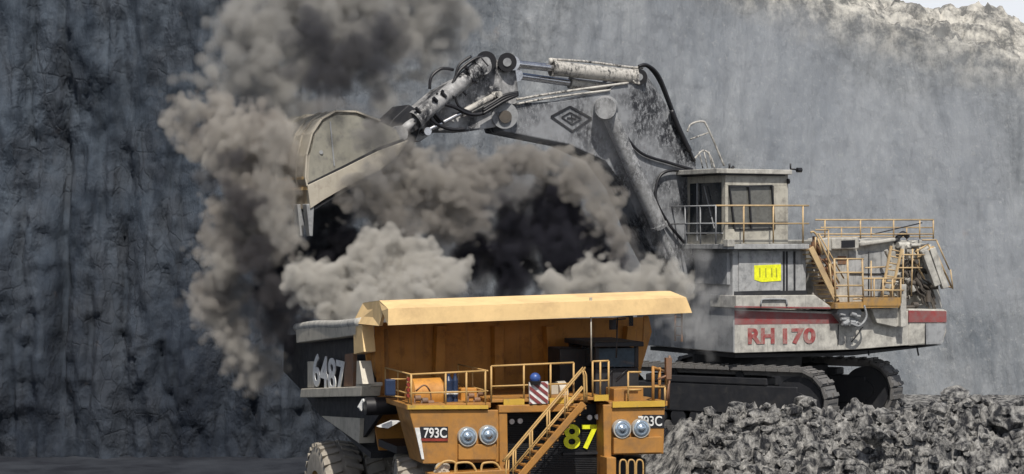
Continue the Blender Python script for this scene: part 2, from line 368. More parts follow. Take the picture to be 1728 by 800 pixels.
tag(grid_obj("rubble_terrain", 520, 420, berm_pt, M_rub, smooth=False), kind="structure")

def rock(bm_mb, c, r, seed, flat=.7, n=1):
    bm = bmesh.new(); bmesh.ops.create_icosphere(bm, subdivisions=n, radius=1)
    off = Vector((seed * 3.17, seed * 1.7, seed * .9)); ax = Vector((1 + random.random() * .5, .8 + random.random() * .5, flat))
    rot = Matrix.Rotation(random.random() * 6.28, 3, 'Z') @ Matrix.Rotation(random.uniform(-.5, .5), 3, 'X')
    vs = []
    for v in bm.verts:
        k = 1 + .5 * noise.noise(v.co * 1.3 + off) + .25 * noise.noise(v.co * 3 + off)
        p = rot @ Vector((v.co.x * ax.x, v.co.y * ax.y, v.co.z * ax.z)) * r * k; vs.append(Vector(c) + p)
    bm_mb.add(vs, [tuple(v.index for v in f.verts) for f in bm.faces]); bm.free()
st = MB()
for i in range(8000):
    u = random.random(); v = random.random() * .33; p = berm_pt(u, v)
    r = .04 * random.paretovariate(1.6); r = min(r, .24)
    if p[2] < GZ + .3 or p[0] < 5.2: continue
    rock(st, (p[0], p[1], p[2] + r * .2), r, i)
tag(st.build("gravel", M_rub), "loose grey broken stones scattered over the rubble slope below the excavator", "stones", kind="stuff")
def on_crest(px, py, Y): return Vector(((px - 864) * Y / FPX, Y, CAM_H - (py - 400) * Y / FPX))
for (px, py, Y, r, fl, lab) in [(1612, 667, 60.3, .36, .38, "flat slab boulder perched on top of the rubble crest, standing clear of it"),
                               (1252, 688, 60.1, .3, .35, "low flat boulder on the rubble crest in front of the crawler track"),
                               (1702, 705, 58.6, .42, .8, "big dark edged boulder half buried high in the rubble slope, largest of all"),
                               (1475, 735, 58.0, .34, .7, "blocky boulder in the middle of the rubble slope below the far crawler")]:
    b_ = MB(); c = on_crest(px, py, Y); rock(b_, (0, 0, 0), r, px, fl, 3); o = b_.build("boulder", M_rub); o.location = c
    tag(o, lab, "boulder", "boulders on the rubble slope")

# ------------------------------------------------------------------ frames of reference of the two machines
class Frame:
    def __init__(s, loc, fwd):
        f = Vector(fwd).normalized(); l_ = Vector((0, 0, 1)).cross(f)
        s.M = Matrix(((f.x, l_.x, 0, loc[0]), (f.y, l_.y, 0, loc[1]), (0, 0, 1, loc[2]), (0, 0, 0, 1)))
        s.I = s.M.inverted(); s.o = s.I @ Vector((0, 0, CAM_H))
    def on(s, px, py, axis, val):
        d = s.I.to_3x3() @ Vector(((px - 864) / FPX, 1, -(py - 400) / FPX)); t = (val - s.o[axis]) / d[axis]
        return s.o + d * t
    def root(s, name, label, cat):
        o = empty(name, label, cat); o.matrix_world = s.M; return o
TA, EA = R(17), R(28)
TF = Frame((.651, 48.78, GZ), (math.sin(TA), -math.cos(TA), 0))
EF = Frame((8.04, 70, BZ), (-math.cos(EA), -math.sin(EA), 0))
tx = lambda px, py, x=0.0: TF.on(px, py, 0, x)       # on a plane square to the truck's nose
ty = lambda px, py, y=-3.7: TF.on(px, py, 1, y)      # on the truck's side plane
ey = lambda px, py, y=3.0: EF.on(px, py, 1, y)
ex = lambda px, py, x=2.6: EF.on(px, py, 0, x)

# ------------------------------------------------------------------ haul truck
T = TF.root("haul_truck", "huge yellow mining haul truck with pale canopy, dusty dump body and diagonal front stair", "haul truck")
def quad_front(mb, p, x, depth, back=True):   # polygon given in pixels on plane x, extruded backwards
    return mb.slab([tx(a, b, x) for a, b in p], (-depth, 0, 0))
# frame, axles
f = MB(); f.box(-9.5, -.6, -1.1, -.4, 1.4, 2.6); f.box(-9.5, -.6, .4, 1.1, 1.4, 2.6); f.box(-2.8, -1.4, -2.6, 2.6, 1.2, 2.1); f.box(-9.1, -7.9, -2.6, 2.6, 1.2, 2.2)
f.box(-3.2, -.8, -1.6, 1.6, 1.0, 4.2)
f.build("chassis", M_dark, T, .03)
# front structure --------------------------------------------------------
def pbox(x0, y0, x1, y1, x, depth): return quad_front(MB(), [(x0, y0), (x1, y0), (x1, y1), (x0, y1)], x, depth)
fl = quad_front(MB(), [(690, 692), (842, 692), (842, 780), (714, 783)], 0, 1.3)
fb = fl.build("fender_box", M_yel, T, .02)
quad_front(MB(), [(774, 750), (838, 750), (838, 776), (774, 776)], .12, .14).build("step_box", M_yel, fb, .015)
quad_front(MB(), [(709, 720), (756, 720), (756, 745), (709, 745)], .02, .05).build("model_plate", M_blackp, fb)
quad_front(MB(), [(710, 740), (756, 740), (756, 744.5), (710, 744.5)], .03, .02).build("plate_stripe", M_redp, fb)
def truck_text(s, x0, yb, x1, yt, x, mat, parent, name="lettering", fat=.01):
    a = tx(x0, yb, x); b = tx(x1, yb, x); c = tx(x0, yt, x)
    return text_mesh(s, mat, parent, name, a, (b - a), (0, 0, 1), (c - a).length, (b - a).length, .012, fat)
truck_text("793C", 715, 739, 754, 722, .03, M_whitetxt, fb, fat=.016)
fr = quad_front(MB(), [(1030, 688), (1122, 688), (1120, 766), (1034, 768)], 0, 1.3).build("fender_box", M_yel, T, .02)
quad_front(MB(), [(1036, 739), (1118, 737), (1118, 764), (1036, 766)], .14, .16).build("step_box", M_yel, fr, .015)
quad_front(MB(), [(1084, 700), (1121, 700), (1121, 722), (1084, 722)], .02, .05).build("model_plate", M_blackp, fr)
truck_text("793C", 1077, 719, 1117, 702, .03, M_whitetxt, fr)
quad_front(MB(), [(700, 722), (708, 722), (716, 775), (712, 775)], .03, .06).build("corner_trim", M_whitetxt, fb)
def headlight(px, py, r, par):
    c = tx(px, py, .02); r = r / 71.0
    h = MB(); h.cyl(c, c + Vector((.14, 0, 0)), r, r * 1.02, 28); o = h.build("headlight", M_lensr, T, .01)
    # bowl lens: stepped rings
    g_ = MB(); n = 28; prof = [(r * .86, .146), (r * .84, .155), (r * .6, .149), (r * .34, .1465), (r * .30, .175), (r * .16, .185), (0.001, .185)]
    vs = [c + Vector((d, math.cos(2 * math.pi * k / n) * q, math.sin(2 * math.pi * k / n) * q)) for q, d in prof for k in range(n)]
    g_.add(vs, [(i * n + k, i * n + (k + 1) % n, (i + 1) * n + (k + 1) % n, (i + 1) * n + k) for i in range(len(prof) - 1) for k in range(n)], True)
    g_.build("lens", M_lens, o)
for px, py in ((787, 736), (822, 733)): headlight(px, py, 16, fb)
for px, py in ((1047, 723), (1079, 722)): headlight(px, py, 16, fr)
# radiator bay
quad_front(MB(), [(842, 684), (1030, 682), (1030, 810), (842, 812)], -.55, .3).build("radiator", M_dark, T)
gr = MB()
for k in range(46):
    y = 700 + k * 3.1; gr.bar(tx(853, y, -.5), tx(1022, y - 1.5, -.5), .05, .018)
gr.build("grille", M_dark, T)
pp = MB(); quad_front(pp, [(842, 685), (856, 685), (858, 812), (844, 812)], .05, .55)
quad_front(pp, [(1018, 683), (1032, 683), (1032, 812), (1020, 812)], .05, .55)
pp.build_each("grille_post", M_yel, T, .02, per=1)
quad_front(MB(), [(842, 684), (985, 681), (985, 694), (842, 697)], .08, .5).build("grille_header", M_yel, T, .02)
truck_text("87", 951, 758, 1010, 716, -.44, M_acid, T, "fleet_number", .018)
for px, py in ((862, 711), (876, 710), (993, 704), (1006, 703)):
    c = tx(px, py, -.45); h = MB(); h.cyl(c, c + Vector((.1, 0, 0)), .055, .065, 14); o = h.build("marker_lamp", M_lampw, T)
quad_front(MB(), [(950, 764), (1016, 762), (1016, 766), (950, 768)], -.42, .1).build("crossbar", M_dark, T)
# bumper below
bp_ = MB(); quad_front(bp_, [(728, 800), (860, 792), (860, 850), (730, 850)], .25, .6); quad_front(bp_, [(1024, 772), (1040, 772), (1040, 850), (1024, 850)], .3, .5)
quad_front(bp_, [(860, 830), (1024, 830), (1024, 852), (860, 852)], .25, .6)
bp_.build_each("bumper", M_yel, T, .02, per=1)
pi_ = MB()
for x0, x1 in ((768, 808), (812, 850)):
    pi_.tube([tx(x0, 806, .2), tx(x0 + 1, 786, .2), tx(x0 + 8, 781, .22), tx(x1 - 12, 783, .2), tx(x1, 806, .2)], .028)
pi_.tube([tx(735, 792, .1), tx(750, 779, .15), tx(768, 781, .15), tx(770, 800, .1)], .03)
for x0 in (1046, 1060, 1074): pi_.tube([tx(x0, 812, .1), tx(x0, 782, .12), tx(x0 + 5, 776, .12), tx(x0 + 11, 782, .12), tx(x0 + 11, 812, .1)], .022)
pi_.build_each("grab_hoop", M_rail, T, per=1)
quad_front(MB(), [(1040, 776), (1090, 774), (1090, 850), (1040, 850)], -.3, .6).build("fuel_tank_side", M_dark, T, .02)
rk = MB(); random.seed(3)
for k in range(6):
    x = random.uniform(732, 752); y = random.uniform(785, 808); c = tx(x, y, -.2); rk.cyl(c, c + Vector((.25, random.uniform(-.1, .1), 0)), random.uniform(.05, .12), n=10)
rk.build("suspension_fittings", M_dustside, T)
# decks
dk = MB(); zL = tx(690, 690).z; zR = tx(1030, 686).z
yL0, yL1 = tx(686, 690).y, tx(828, 690).y; yM1 = tx(985, 680).y; yR0, yR1 = tx(1028, 686).y, tx(1126, 686).y
dk.box(-3.2, .02, yL0, yL1, zL - .02, zL + .1)
dk.box(-3.2, .02, yL1 + .01, yR0 - .01, zL + .10, zL + .17)
dk.box(-3.2, .02, yR0, yR1, zR - .02, zR + .1)
deck = dk.build("deck", M_yel, T, .01)
kp = MB()
for (a, b) in (((850, 679), (885, 678)), ((928, 677), (968, 675)), ((1003, 672), (1027, 671)), ((1034, 683), (1122, 681))):
    x0, y0 = a; x1, y1 = b; quad_front(kp, [(x0, y0 - 5), (x1, y1 - 5), (x1, y1 + 5), (x0, y0 + 5)], .07, .03)
quad_front(kp, [(688, 684), (824, 684), (824, 690), (688, 691)], .07, .03)
kp.build_each("kick_plate", M_kick, deck, per=1)
# rails
def rail_panel(pts_top, x, ybot, posts, midfrac=.55, r=.024, par=None, name="handrail", mat=None, tops=None):
    mb = MB(); (xa, ya), (xb, yb) = pts_top
    yt = lambda px: ya + (yb - ya) * (px - xa) / (xb - xa); yo = lambda px: ybot[0] + (ybot[1] - ybot[0]) * (px - xa) / (xb - xa)
    mb.lines([(tx(xa, ya, x), tx(xb, yb, x))], r, 8)
    mb.lines([(tx(xa, ya + (ybot[0] - ya) * midfrac, x), tx(xb, yb + (ybot[1] - yb) * midfrac, x))], r * .85, 8)
    for p in posts: mb.lines([(tx(p, yt(p), x), tx(p, yo(p), x))], r, 8)
    return mb.build(name, mat or M_rail, par or T)
rail_panel([(694, 632), (818, 626)], 0, (689, 689), (694, 752, 787, 819))
rail_panel([(687, 634), (694, 632)], -2.2, (685, 685), (687,))
sd_ = MB()
for (a, ym) in ((694, 632), (823, 626)):
    p = tx(a, ym, 0); q = Vector((-2.6, p.y, p.z)); sd_.lines([(p, q)], .022); p2 = tx(a, ym + 34, 0); sd_.lines([(p2, Vector((-2.6, p2.y, p2.z)))], .02)
    for k in (1, 2): sd_.lines([(Vector((-1.3 * k, p.y, p.z)), Vector((-1.3 * k, p.y, zL)))], .02)
sd_.build("side_handrail", M_rail, T)
rail_panel([(829, 618), (968, 612)], 0, (680, 676), (829, 884, 929, 968))
rail_panel([(1000, 610), (1027, 609)], 0, (670, 669), (1000, 1013, 1027))
rail_panel([(1060, 628), (1082, 628)], 0, (683, 682), (1060, ), mat=M_rail)
rail_panel([(1060, 653), (1122, 653)], 0, (683, 682), (1060, 1122), midfrac=.0)
pst = MB(); pst.lines([(tx(1102, 618, .02), tx(1102, 684, .02)), (tx(1113, 620, -.6), tx(1113, 682, -.6)), (tx(1124, 628, -1.4), tx(1124, 682, -1.4)), (tx(1102, 620, .02), tx(1124, 628, -1.4)), (tx(1102, 652, .02), tx(1124, 652, -1.4))], .04)
pst.build("corner_post", M_yel, T)
# stair
sf, sb = .75, .15
s_ = MB()
A0, A1 = (868, 812), (1003, 668)
for x in (sf, sb):
    a = tx(858 if x == sf else 860, 827, x); b = tx(984 if x == sf else 986, 681, x); s_.bar(a, b, .06, .15, up=(0, 0, 1))
stair = s_.build("stair", M_yel, T, .01)
tr = MB()
a = tx(862, 825, sf); b = tx(986, 684, sf)
for k in range(13):
    t = (k + .5) / 13; p = a.lerp(b, t); tr.box(sb + .02, sf - .02, p.y - .13, p.y + .13, p.z - .02, p.z + .02)
tr.build_each("tread", M_yel, stair, per=1)
hr = MB()
for x, dx in ((sf, -6), (sb, -2)):
    hr.tube([tx(860 + dx, 812, x), tx(860 + dx, 776, x), tx(863 + dx, 769, x), tx(980 + dx, 631, x), tx(986 + dx, 627, x), tx(991 + dx, 633, x), tx(992 + dx, 678, x)], .024, 8, 2)
    hr.tube([tx(866 + dx, 796, x), tx(988 + dx, 652, x)], .02)
    for q in (.0, .27, .55, .84):
        X = 872 + 104 * q + dx; Y = 758 - 122 * q; hr.lines([(tx(X, Y, x), tx(X, Y + 50, x))], .022)
hr.build("stair_handrail", M_rail, stair)
# cab
cz0 = zR + .1
cabm = MB(); cl, cr_ = tx(1005, 600, -1.0).y, tx(1078, 600, -1.0).y
zt = tx(1040, 585, -1.0).z
cabm.box(-3.1, -1.0, cl, cr_, cz0, cz0 + .75)
cabm.box(-3.1, -2.95, cl, cr_, cz0 + .75, zt)
for yy in (cl, cr_ - .1):
    for xx in (-1.1, -2.1): cabm.box(xx, xx + .1, yy, yy + .1, cz0 + .75, zt)
cabm.box(-3.2, -.85, cl - .08, cr_ + .08, zt, zt + .12)
cab = cabm.build("cab", M_dark, T, .02)
MB().box(-1.06, -1.03, cl + .1, cr_ - .1, cz0 + .78, zt - .04).build("windscreen", M_glassb, cab)
for yy in (cl + .04, cr_ - .06): MB().box(-2.9, -1.1, yy, yy + .02, cz0 + .8, zt - .04).build("side_window", M_glass, cab)
wp = MB(); wp.lines([(tx(1020, 640, -.95), tx(1040, 618, -.95)), (tx(1040, 640, -.95), tx(1060, 622, -.95))], .012); wp.build("wiper", M_black, cab)
quad_front(MB(), [(1036, 656), (1086, 654), (1086, 682), (1036, 684)], -.35, .6).build("battery_box", M_yel, T, .02)
quad_front(MB(), [(945, 588), (1000, 588), (1000, 660), (945, 662)], -1.9, 1.0).build("air_intake_housing", M_dark, T, .03)
# things on the deck
an = MB(); an.lines([(tx(998, 610, -.1), tx(997, 502, -.1))], .02); an.cyl(tx(997, 512, -.1), tx(997, 502, -.1), .035); an.build("antenna", M_dustside, T)
mt = MB(); mt.lines([(tx(1040, 604, -.5), tx(1042, 536, -.5))], .02); mt.bar(tx(1035, 540, -.5), tx(1056, 538, -.5), .03); mt.cyl(tx(1034, 556, -.5), tx(1034, 540, -.5), .09); mt.build("beacon_mast", M_dark, T)
c0, c1 = tx(694, 668, -1.0), tx(742, 666, -1.0)
tk = MB(); tk.cyl(c0, c1, .42, n=28); tk.cyl(c0 - Vector((0, .12, 0)), c0, .2, .42, 28); tk.cyl(c1, c1 + Vector((0, .14, 0)), .42, .22, 28)
tk.build("hydraulic_tank", M_bodyin, T)
for px, wpx in ((757, 7.5), (768, 5)):
    b0, b1 = tx(px, 688, -.5), tx(px, 642, -.5); cc = MB(); cc.cyl(b0, b1, wpx / 71, n=18); cc.cyl(b1, b1 + Vector((0, 0, .1)), wpx / 71, .04, 18); cc.cyl(b1 + Vector((0, 0, .1)), b1 + Vector((0, 0, .2)), .035)
    o = cc.build("pressure_canister", M_dblue, T)
    bb = MB(); bb.cyl(b0.lerp(b1, .5), b0.lerp(b1, .62), wpx / 71 + .006, n=18, cap=False); bb.build("canister_label", M_whitetxt, o)
pc = MB(); 
for px, py in ((700, 672), (712, 676), (722, 680), (730, 684), (790, 668), (800, 675), (806, 664)):
    c = tx(px, py, -.3); pc.cyl(c, c + Vector((0, .14, 0)), .07, n=10); pc.lines([(c, Vector((c.x, c.y, zL)))], .025)
pc.tube([tx(702, 660, -.3), tx(716, 650, -.3), tx(726, 662, -.3), tx(728, 686, -.3)], .02)
pc.build("valve_fittings", M_brown, T)
quad_front(MB(), [(778, 655), (812, 655), (812, 688), (778, 688)], -.9, .7).build("accumulator_box", M_bodyin, T, .03)
c = tx(903, 668, -1.0); eb = MB(); eb.cyl(tx(940, 664, -1.1), tx(953, 663, -1.1), .3, n=20); eb.box(-1.6, -1.0, tx(930, 660, -1).y, tx(955, 660, -1).y, zL + .17, zL + .42); eb.build("air_cleaner", M_dustside, T, .02)
# striped board with a blue dome lamp above
sbm = quad_front(MB(), [(893, 645), (925, 644), (925, 681), (894, 682)], .1, .06).build("warning_board", M_whitetxt, T)
stp = MB(); import itertools
def clip_poly(poly, nx, ny, c0):
    out = []
    for i in range(len(poly)):
        a, b = poly[i], poly[(i + 1) % len(poly)]; da = a[0] * nx + a[1] * ny - c0; db = b[0] * nx + b[1] * ny - c0
        if da >= 0: out.append(a)
        if (da >= 0) != (db >= 0): t = da / (da - db); out.append((a[0] + (b[0] - a[0]) * t, a[1] + (b[1] - a[1]) * t))
    return out
for k in range(-6, 6):
    P = [(893.6, 645.6), (924.6, 644.6), (924.6, 680.6), (894.4, 681.6)]; n_ = (-.62, .78)
    c0_ = n_[0] * 909 + n_[1] * 663 + k * 10.2
    P = clip_poly(P, *n_, c0_); P = clip_poly(P, -n_[0], -n_[1], -(c0_ + 5.2)) if len(P) > 2 else []
    if len(P) > 2: quad_front(stp, P, .115, .018)
stp.build("diagonal_stripes", M_redbr, sbm)
bm = bmesh.new(); bmesh.ops.create_uvsphere(bm, u_segments=20, v_segments=12, radius=.13); me = bpy.data.meshes.new("blue_lamp"); 
for v in bm.verts: v.co = v.co + tx(903, 638, .03)
for f_ in bm.faces: f_.smooth = True
bm.to_mesh(me); bm.free(); me.materials.append(M_blue); o = bpy.data.objects.new("blue_lamp", me); COL.objects.link(o); o.parent = T
lb = MB(); lb.lines([(tx(903, 640, .05), tx(903, 680, .02))], .03); lb.cyl(tx(903, 649, .08), tx(903, 643, .08), .12, .15); lb.build("lamp_bracket", M_dark, T)
# mirrors
m1 = quad_front(MB(), [(651, 640), (668, 640), (668, 668), (651, 668)], .1, .14).build("mirror", M_dblue, T, .03)
ma = MB(); ma.lines([(tx(660, 668, .05), tx(690, 672, -.3)), (tx(660, 640, .05), tx(688, 640, -.3)), (tx(688, 636, -.3), tx(690, 690, -.3))], .02); ma.build("mirror_arm", M_rail, T)
mr_ = MB(); mr_.lines([(tx(1130, 600, -.4), tx(1128, 690, -.4)), (tx(1124, 684, -.4), tx(1130, 640, -.4)), (tx(1110, 640, -.4), tx(1131, 632, -.4))], .03); quad_front(mr_, [(1124, 604), (1134, 604), (1133, 640), (1125, 640)], -.35, .12); mr_.build("mirror", M_brown, T)
ll = MB()
for k in range(4): c = tx(689 - k * .2, 640 + k * 9, -.2); ll.cyl(c, c + Vector((.1, 0, 0)), .05, n=12)
ll.build("lamp_cluster", M_redp, T)

# dump body -----------------------------------------------------------------
XH = -3.6                      # headboard plane
yl, yr = -3.55, 3.75
hb_ = MB()
W = lambda px, py, x=XH: tx(px, py, x)
hb_.slab([W(612, 545), W(1095, 535), W(1100, 560), W(1062, 690), W(1055, 760), W(640, 760), W(628, 690)], (-.12, 0, 0))
head = hb_.build("headboard", M_bodyin, T)
rb = MB()
for px0, px1 in ((636, 640), (742, 736), (838, 840), (925, 932), (1062, 1046)):
    a = W(px0, 550, XH + .02); b = W(px1, 700, XH + .02); rb.hexa([b + Vector((0, -.16, 0)), b + Vector((.22, -.12, 0)), b + Vector((.22, .12, 0)), b + Vector((0, .16, 0)), a + Vector((0, -.16, 0)), a + Vector((.22, -.12, 0)), a + Vector((.22, .12, 0)), a + Vector((0, .16, 0))])
rb.build_each("rib", M_bodyin, head, .01, per=1)
# corner chamfer of the body on its right hand side
cc = MB(); a0 = W(614, 556); a1 = ty(600, 556, -3.55)
cc.slab([W(625, 556, XH + .05), W(655, 556, XH + .12), W(657, 700, XH + .12), W(628, 700, XH + .05)], (-.1, 0, 0)); cc.build("corner_column", M_yel, head, .02)
# canopy : sloping roof plate with bevelled front fascia
cp = MB()
F = [tx(655, 549, 0), tx(1168, 528, 0)]                     # lip bottom
Fm = [tx(655, 521, .0), tx(1158, 502, .0)]                # lip top
Tt = [tx(640, 507, -1.1), tx(1131, 491, -1.1)]              # fascia top
B = [tx(612, 511, -3.7), tx(1112, 491, -3.7)]
for q in B: q.z = min(q.z, Tt[0].z + .12)
def thick_quad(mb, a, b, c, d, t=.07):
    n_ = (b - a).cross(d - a).normalized()
    if n_.z < 0: n_ = -n_
    o_ = n_ * -t
    mb.hexa([a + o_, b + o_, c + o_, d + o_, a, b, c, d])
thick_quad(cp, F[0] + Vector((0, 0, 0)), F[1], Fm[1], Fm[0], .06)
thick_quad(cp, Fm[0], Fm[1], Tt[1], Tt[0]); thick_quad(cp, Tt[0], Tt[1], B[1], B[0])
canopy = cp.build("canopy", M_canopy, T)
# hanging side cheeks of the canopy
ck = MB()
S0, S1 = ty(598, 546, -3.72), tx(641, 541, -.9)
ck.slab([Vector((B[0].x, S0.y, S0.z)), Vector((S1.x, S0.y + .02, S0.z + .05)), Vector((-.55, S0.y + .04, Tt[0].z - .22)), Vector((Tt[0].x, Tt[0].y, Tt[0].z - .02)), Vector((B[0].x, B[0].y, B[0].z - .02))], (0, .08, 0))
ck.slab([Fm[0] + Vector((-.02, 0, 0)), F[0] + Vector((-.02, 0, 0)), F[0] + Vector((-.55, -.02, .32)), Tt[0] + Vector((0, 0, -.05))], (0, .07, 0))
ck.slab([Fm[1] + Vector((-.02, 0, 0)), F[1] + Vector((-.02, 0, 0)), Vector((-3.6, F[1].y - .5, F[1].z + .1)), B[1] + Vector((0, 0, -.05)), Tt[1] + Vector((0, 0, -.05))], (0, -.07, 0))
ck.build_each("canopy_cheek", M_canopy, canopy, per=1)
gs = MB(); quad_front(gs, [(1087, 533), (1094, 533), (1096, 562), (1086, 575)], -.6, .08); gs.build("canopy_gusset", M_yel, canopy)
# right hand side (image left): top rail, recess, number, ledge, belly
sx = lambda px, py, y=-3.72: ty(px, py, y)
bs = MB()
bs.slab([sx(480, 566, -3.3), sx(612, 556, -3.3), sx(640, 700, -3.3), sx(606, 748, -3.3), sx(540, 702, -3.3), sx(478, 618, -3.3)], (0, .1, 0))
side = bs.build("body_side", M_dark, T)  # dark material paints in the shade of the recess and rear overhang
tr_ = MB(); tr_.slab([sx(499, 556), sx(600, 546), sx(600, 566), sx(500, 579)], (0, .5, 0)); tr_.build("top_rail", M_dustside, side, .03)
tp = MB(); a = sx(496, 553); b = sx(604, 544); tp.tube([a + Vector((0, .1, 0)), a.lerp(b, .3) + Vector((0, .12, .03)), a.lerp(b, .65) + Vector((0, .1, -.02)), b + Vector((0, .1, 0))], .13, 10); tp.build("rail_pipe", M_white, side)
ld = MB(); ld.slab([sx(508, 656), sx(610, 652), sx(608, 669), sx(506, 671)], (0, .5, 0)); ld.slab([sx(600, 648, -3.72), sx(626, 645, -3.5), sx(626, 652, -3.5), sx(600, 656, -3.72)], (0, .3, 0)); ld.build_each("side_ledge", M_dustside, side, .02, per=1)
st_ = MB(); st_.slab([sx(596, 548), sx(610, 548, -3.7), sx(614, 594, -3.7), sx(597, 598)], (0, .3, 0)); st_.build("side_stiffener", M_canopy, side, .015)
s2 = MB(); s2.slab([sx(602, 609), sx(606, 609), sx(612, 648), sx(601, 648)], (0, .3, 0)); s2.build("gusset", M_dustside, side)
s3 = MB(); s3.slab([sx(582, 598, -3.6), sx(596, 596, -3.6), sx(596, 652, -3.6), sx(580, 652, -3.6)], (0, .1, 0)); s3.build("rusty_panel", M_brown, side)
s4 = MB(); s4.slab([sx(519, 610, -3.6), sx(530, 610, -3.6), sx(530, 654, -3.6), sx(519, 654, -3.6)], (0, .06, 0)); s4.build("number_backplate", M_dustside, side)
a = sx(529, 651, -3.62); b = sx(582, 650, -3.62); c = sx(529, 592, -3.62)
text_mesh("6487", M_whitetxt, side, "side_number", a, (b.x - a.x, 0, 0), (0, 0, 1), (c - a).length * .95, (b - a).length, .02, .02)
bt = MB(); bt.slab([sx(542, 702, -3.4), sx(608, 706, -3.4), sx(606, 748, -3.4)], (0, .4, 0)); bt.build("belly_gusset", M_dustside, side)
# floor + far side + tail of the body
fl_ = MB(); P = [sx(478, 618, -3.25), sx(606, 748, -3.25)]
y2 = 3.6
far = lambda p: Vector((p.x, y2, p.z))
thick_quad(fl_, P[0], P[1], far(P[1]), far(P[0]), .15)
q1 = W(640, 760, XH - .1); thick_quad(fl_, P[1], Vector((XH - .1, -3.25, P[1].z - .1)), Vector((XH - .1, y2, P[1].z - .1)), far(P[1]), .15)
fl_.slab([Vector((P[0].x, y2, sx(480, 566, -3.3).z)), Vector((XH, y2, B[0].z - .4)), Vector((XH, y2, P[1].z)), far(P[1]), far(P[0])], (0, .12, 0))
fl_.build("body_floor", M_dark, T)
# load of coal inside the body (part of what it carries)
def load_pt(u, v):
    x = -3.75 - 6.8 * u; y = -3.1 + 6.5 * v
    z = sx(560, 575, -3.3).z - .35 + .75 * math.sin(math.pi * v) * math.sin(math.pi * min(1, u + .12)) + .25 * fbm((x * .8, y * .8, 1), 5, .65)
    return tuple(TF.M @ Vector((x, y, z)))
tag(grid_obj("coal_load", 90, 90, load_pt, M_floor, smooth=False), "dark heaped coal load inside the haul truck dump body", "coal load")
# fenders and struts seen in the dark arch
bt2 = MB(); bt2.slab([tx(640, 721, -.6), tx(664, 711, -.6), tx(676, 711, -.6), tx(655, 723, -.6)], (-.3, 0, 0)); bt2.build("fender_lip", M_whitetxt, T)
bt3 = MB(); bt3.slab([tx(606, 688, -2.4), tx(614, 674, -2.4), tx(616, 682, -2.4), tx(610, 694, -2.4)], (-.2, 0, 0)); bt3.lines([(tx(612, 676, -2.3), tx(632, 679, -2.3))], .05); bt3.build("exhaust_bracket", M_whitetxt, T)
bt4 = MB(); bt4.cyl(tx(616, 686, -2.2), tx(668, 684, -2.2), .22, n=20); bt4.box(-3.3, -1.4, -3.15, -1.5, 3.74, 3.92); bt4.build("fender_liner", M_black, T)
# wheels
def wheel(x, y, r, wdt, steer=0.0, out=-1):
    e = MB(); n = 56
    prof = [(-.5, .55), (-.5, .80), (-.47, .93), (-.36, .985), (.36, .985), (.47, .93), (.5, .80), (.5, .55)]
    vs = []; 
    for k in range(n):
        an_ = 2 * math.pi * k / n
        for (q, rr) in prof: vs.append((math.cos(an_) * rr * r, q * wdt, math.sin(an_) * rr * r))
    m_ = len(prof); e.add(vs, [(k * m_ + i, k * m_ + i + 1, ((k + 1) % n) * m_ + i + 1, ((k + 1) % n) * m_ + i) for k in range(n) for i in range(m_ - 1)], True)
    for k in range(30):     # chunky lugs, alternately slanted
        for sg in (-1, 1):
            a0 = 2 * math.pi * (k + (.25 if sg > 0 else -.25)) / 30
            pts = []
            for rr in (.97, 1.03):
                for (q, da) in ((.06 * sg, .075), (.5 * sg, .005), (.5 * sg, .105), (.06 * sg, .155)):
                    R_ = rr if abs(q) < .3 else rr - .035
                    pts.append((math.cos(a0 + da) * R_ * r, q * wdt, math.sin(a0 + da) * R_ * r))
            e.hexa(pts)
    wr = MB(); z = 0
    rp = [(.5, .56), (.40, .55), (.30, .50), (.30, .34), (.42, .30), (.46, .18), (.46, .01)]
    n2 = 36
    for sg in (-1, 1):
        vs = [(math.cos(2 * math.pi * k / n2) * rr * r, sg * q * wdt, math.sin(2 * math.pi * k / n2) * rr * r) for (q, rr) in rp for k in range(n2)]
        wr.add(vs, [(i * n2 + k, i * n2 + (k + 1) % n2, (i + 1) * n2 + (k + 1) % n2, (i + 1) * n2 + k) for i in range(len(rp) - 1) for k in range(n2)], True)
    for k in range(16):
        an_ = 2 * math.pi * k / 16; wr.cyl((math.cos(an_) * .42 * r, out * .3 * wdt, math.sin(an_) * .42 * r), (math.cos(an_) * .42 * r, out * .36 * wdt, math.sin(an_) * .42 * r), .04, n=6)
    return e, wr
def place_wheel(x, y, r=1.68, wdt=1.05, steer=0.0, out=-1):
    e, wr = wheel(x, y, r, wdt, steer, out)
    M = Matrix.Translation((x, y, r)) @ Matrix.Rotation(steer, 4, 'Z')
    for mb in (e, wr): mb.v = [tuple(M @ Vector(v)) for v in mb.v]
    o = MB(); hub = Vector((x, y, r)); o.cyl(hub - Vector((0, .2, 0)), hub + Vector((0, .2, 0)), .3)
    wo = o.build("wheel", M_dark, T); e.build("tyre", M_tyre, wo); wr.build("rim", M_rim, wo)
place_wheel(-1.75, -2.56, r=1.84, steer=R(-10)); place_wheel(-1.75, 2.56, r=1.84, steer=R(-10), out=1)
for y, o_ in ((-3.2, -1), (-2.05, -1), (2.05, 1), (3.2, 1)): place_wheel(-8.3, y, out=o_)

# ------------------------------------------------------------------ excavator
E = EF.root("hydraulic_excavator", "huge dusty white crawler excavator with red stripe and bucket raised above the truck", "excavator")
def eslab(pix, y, depth, mb=None):   # polygon in pixels on side plane y, extruded inboard
    return (mb or MB()).slab([ey(a, b, y) for a, b in pix], (0, -depth, 0))
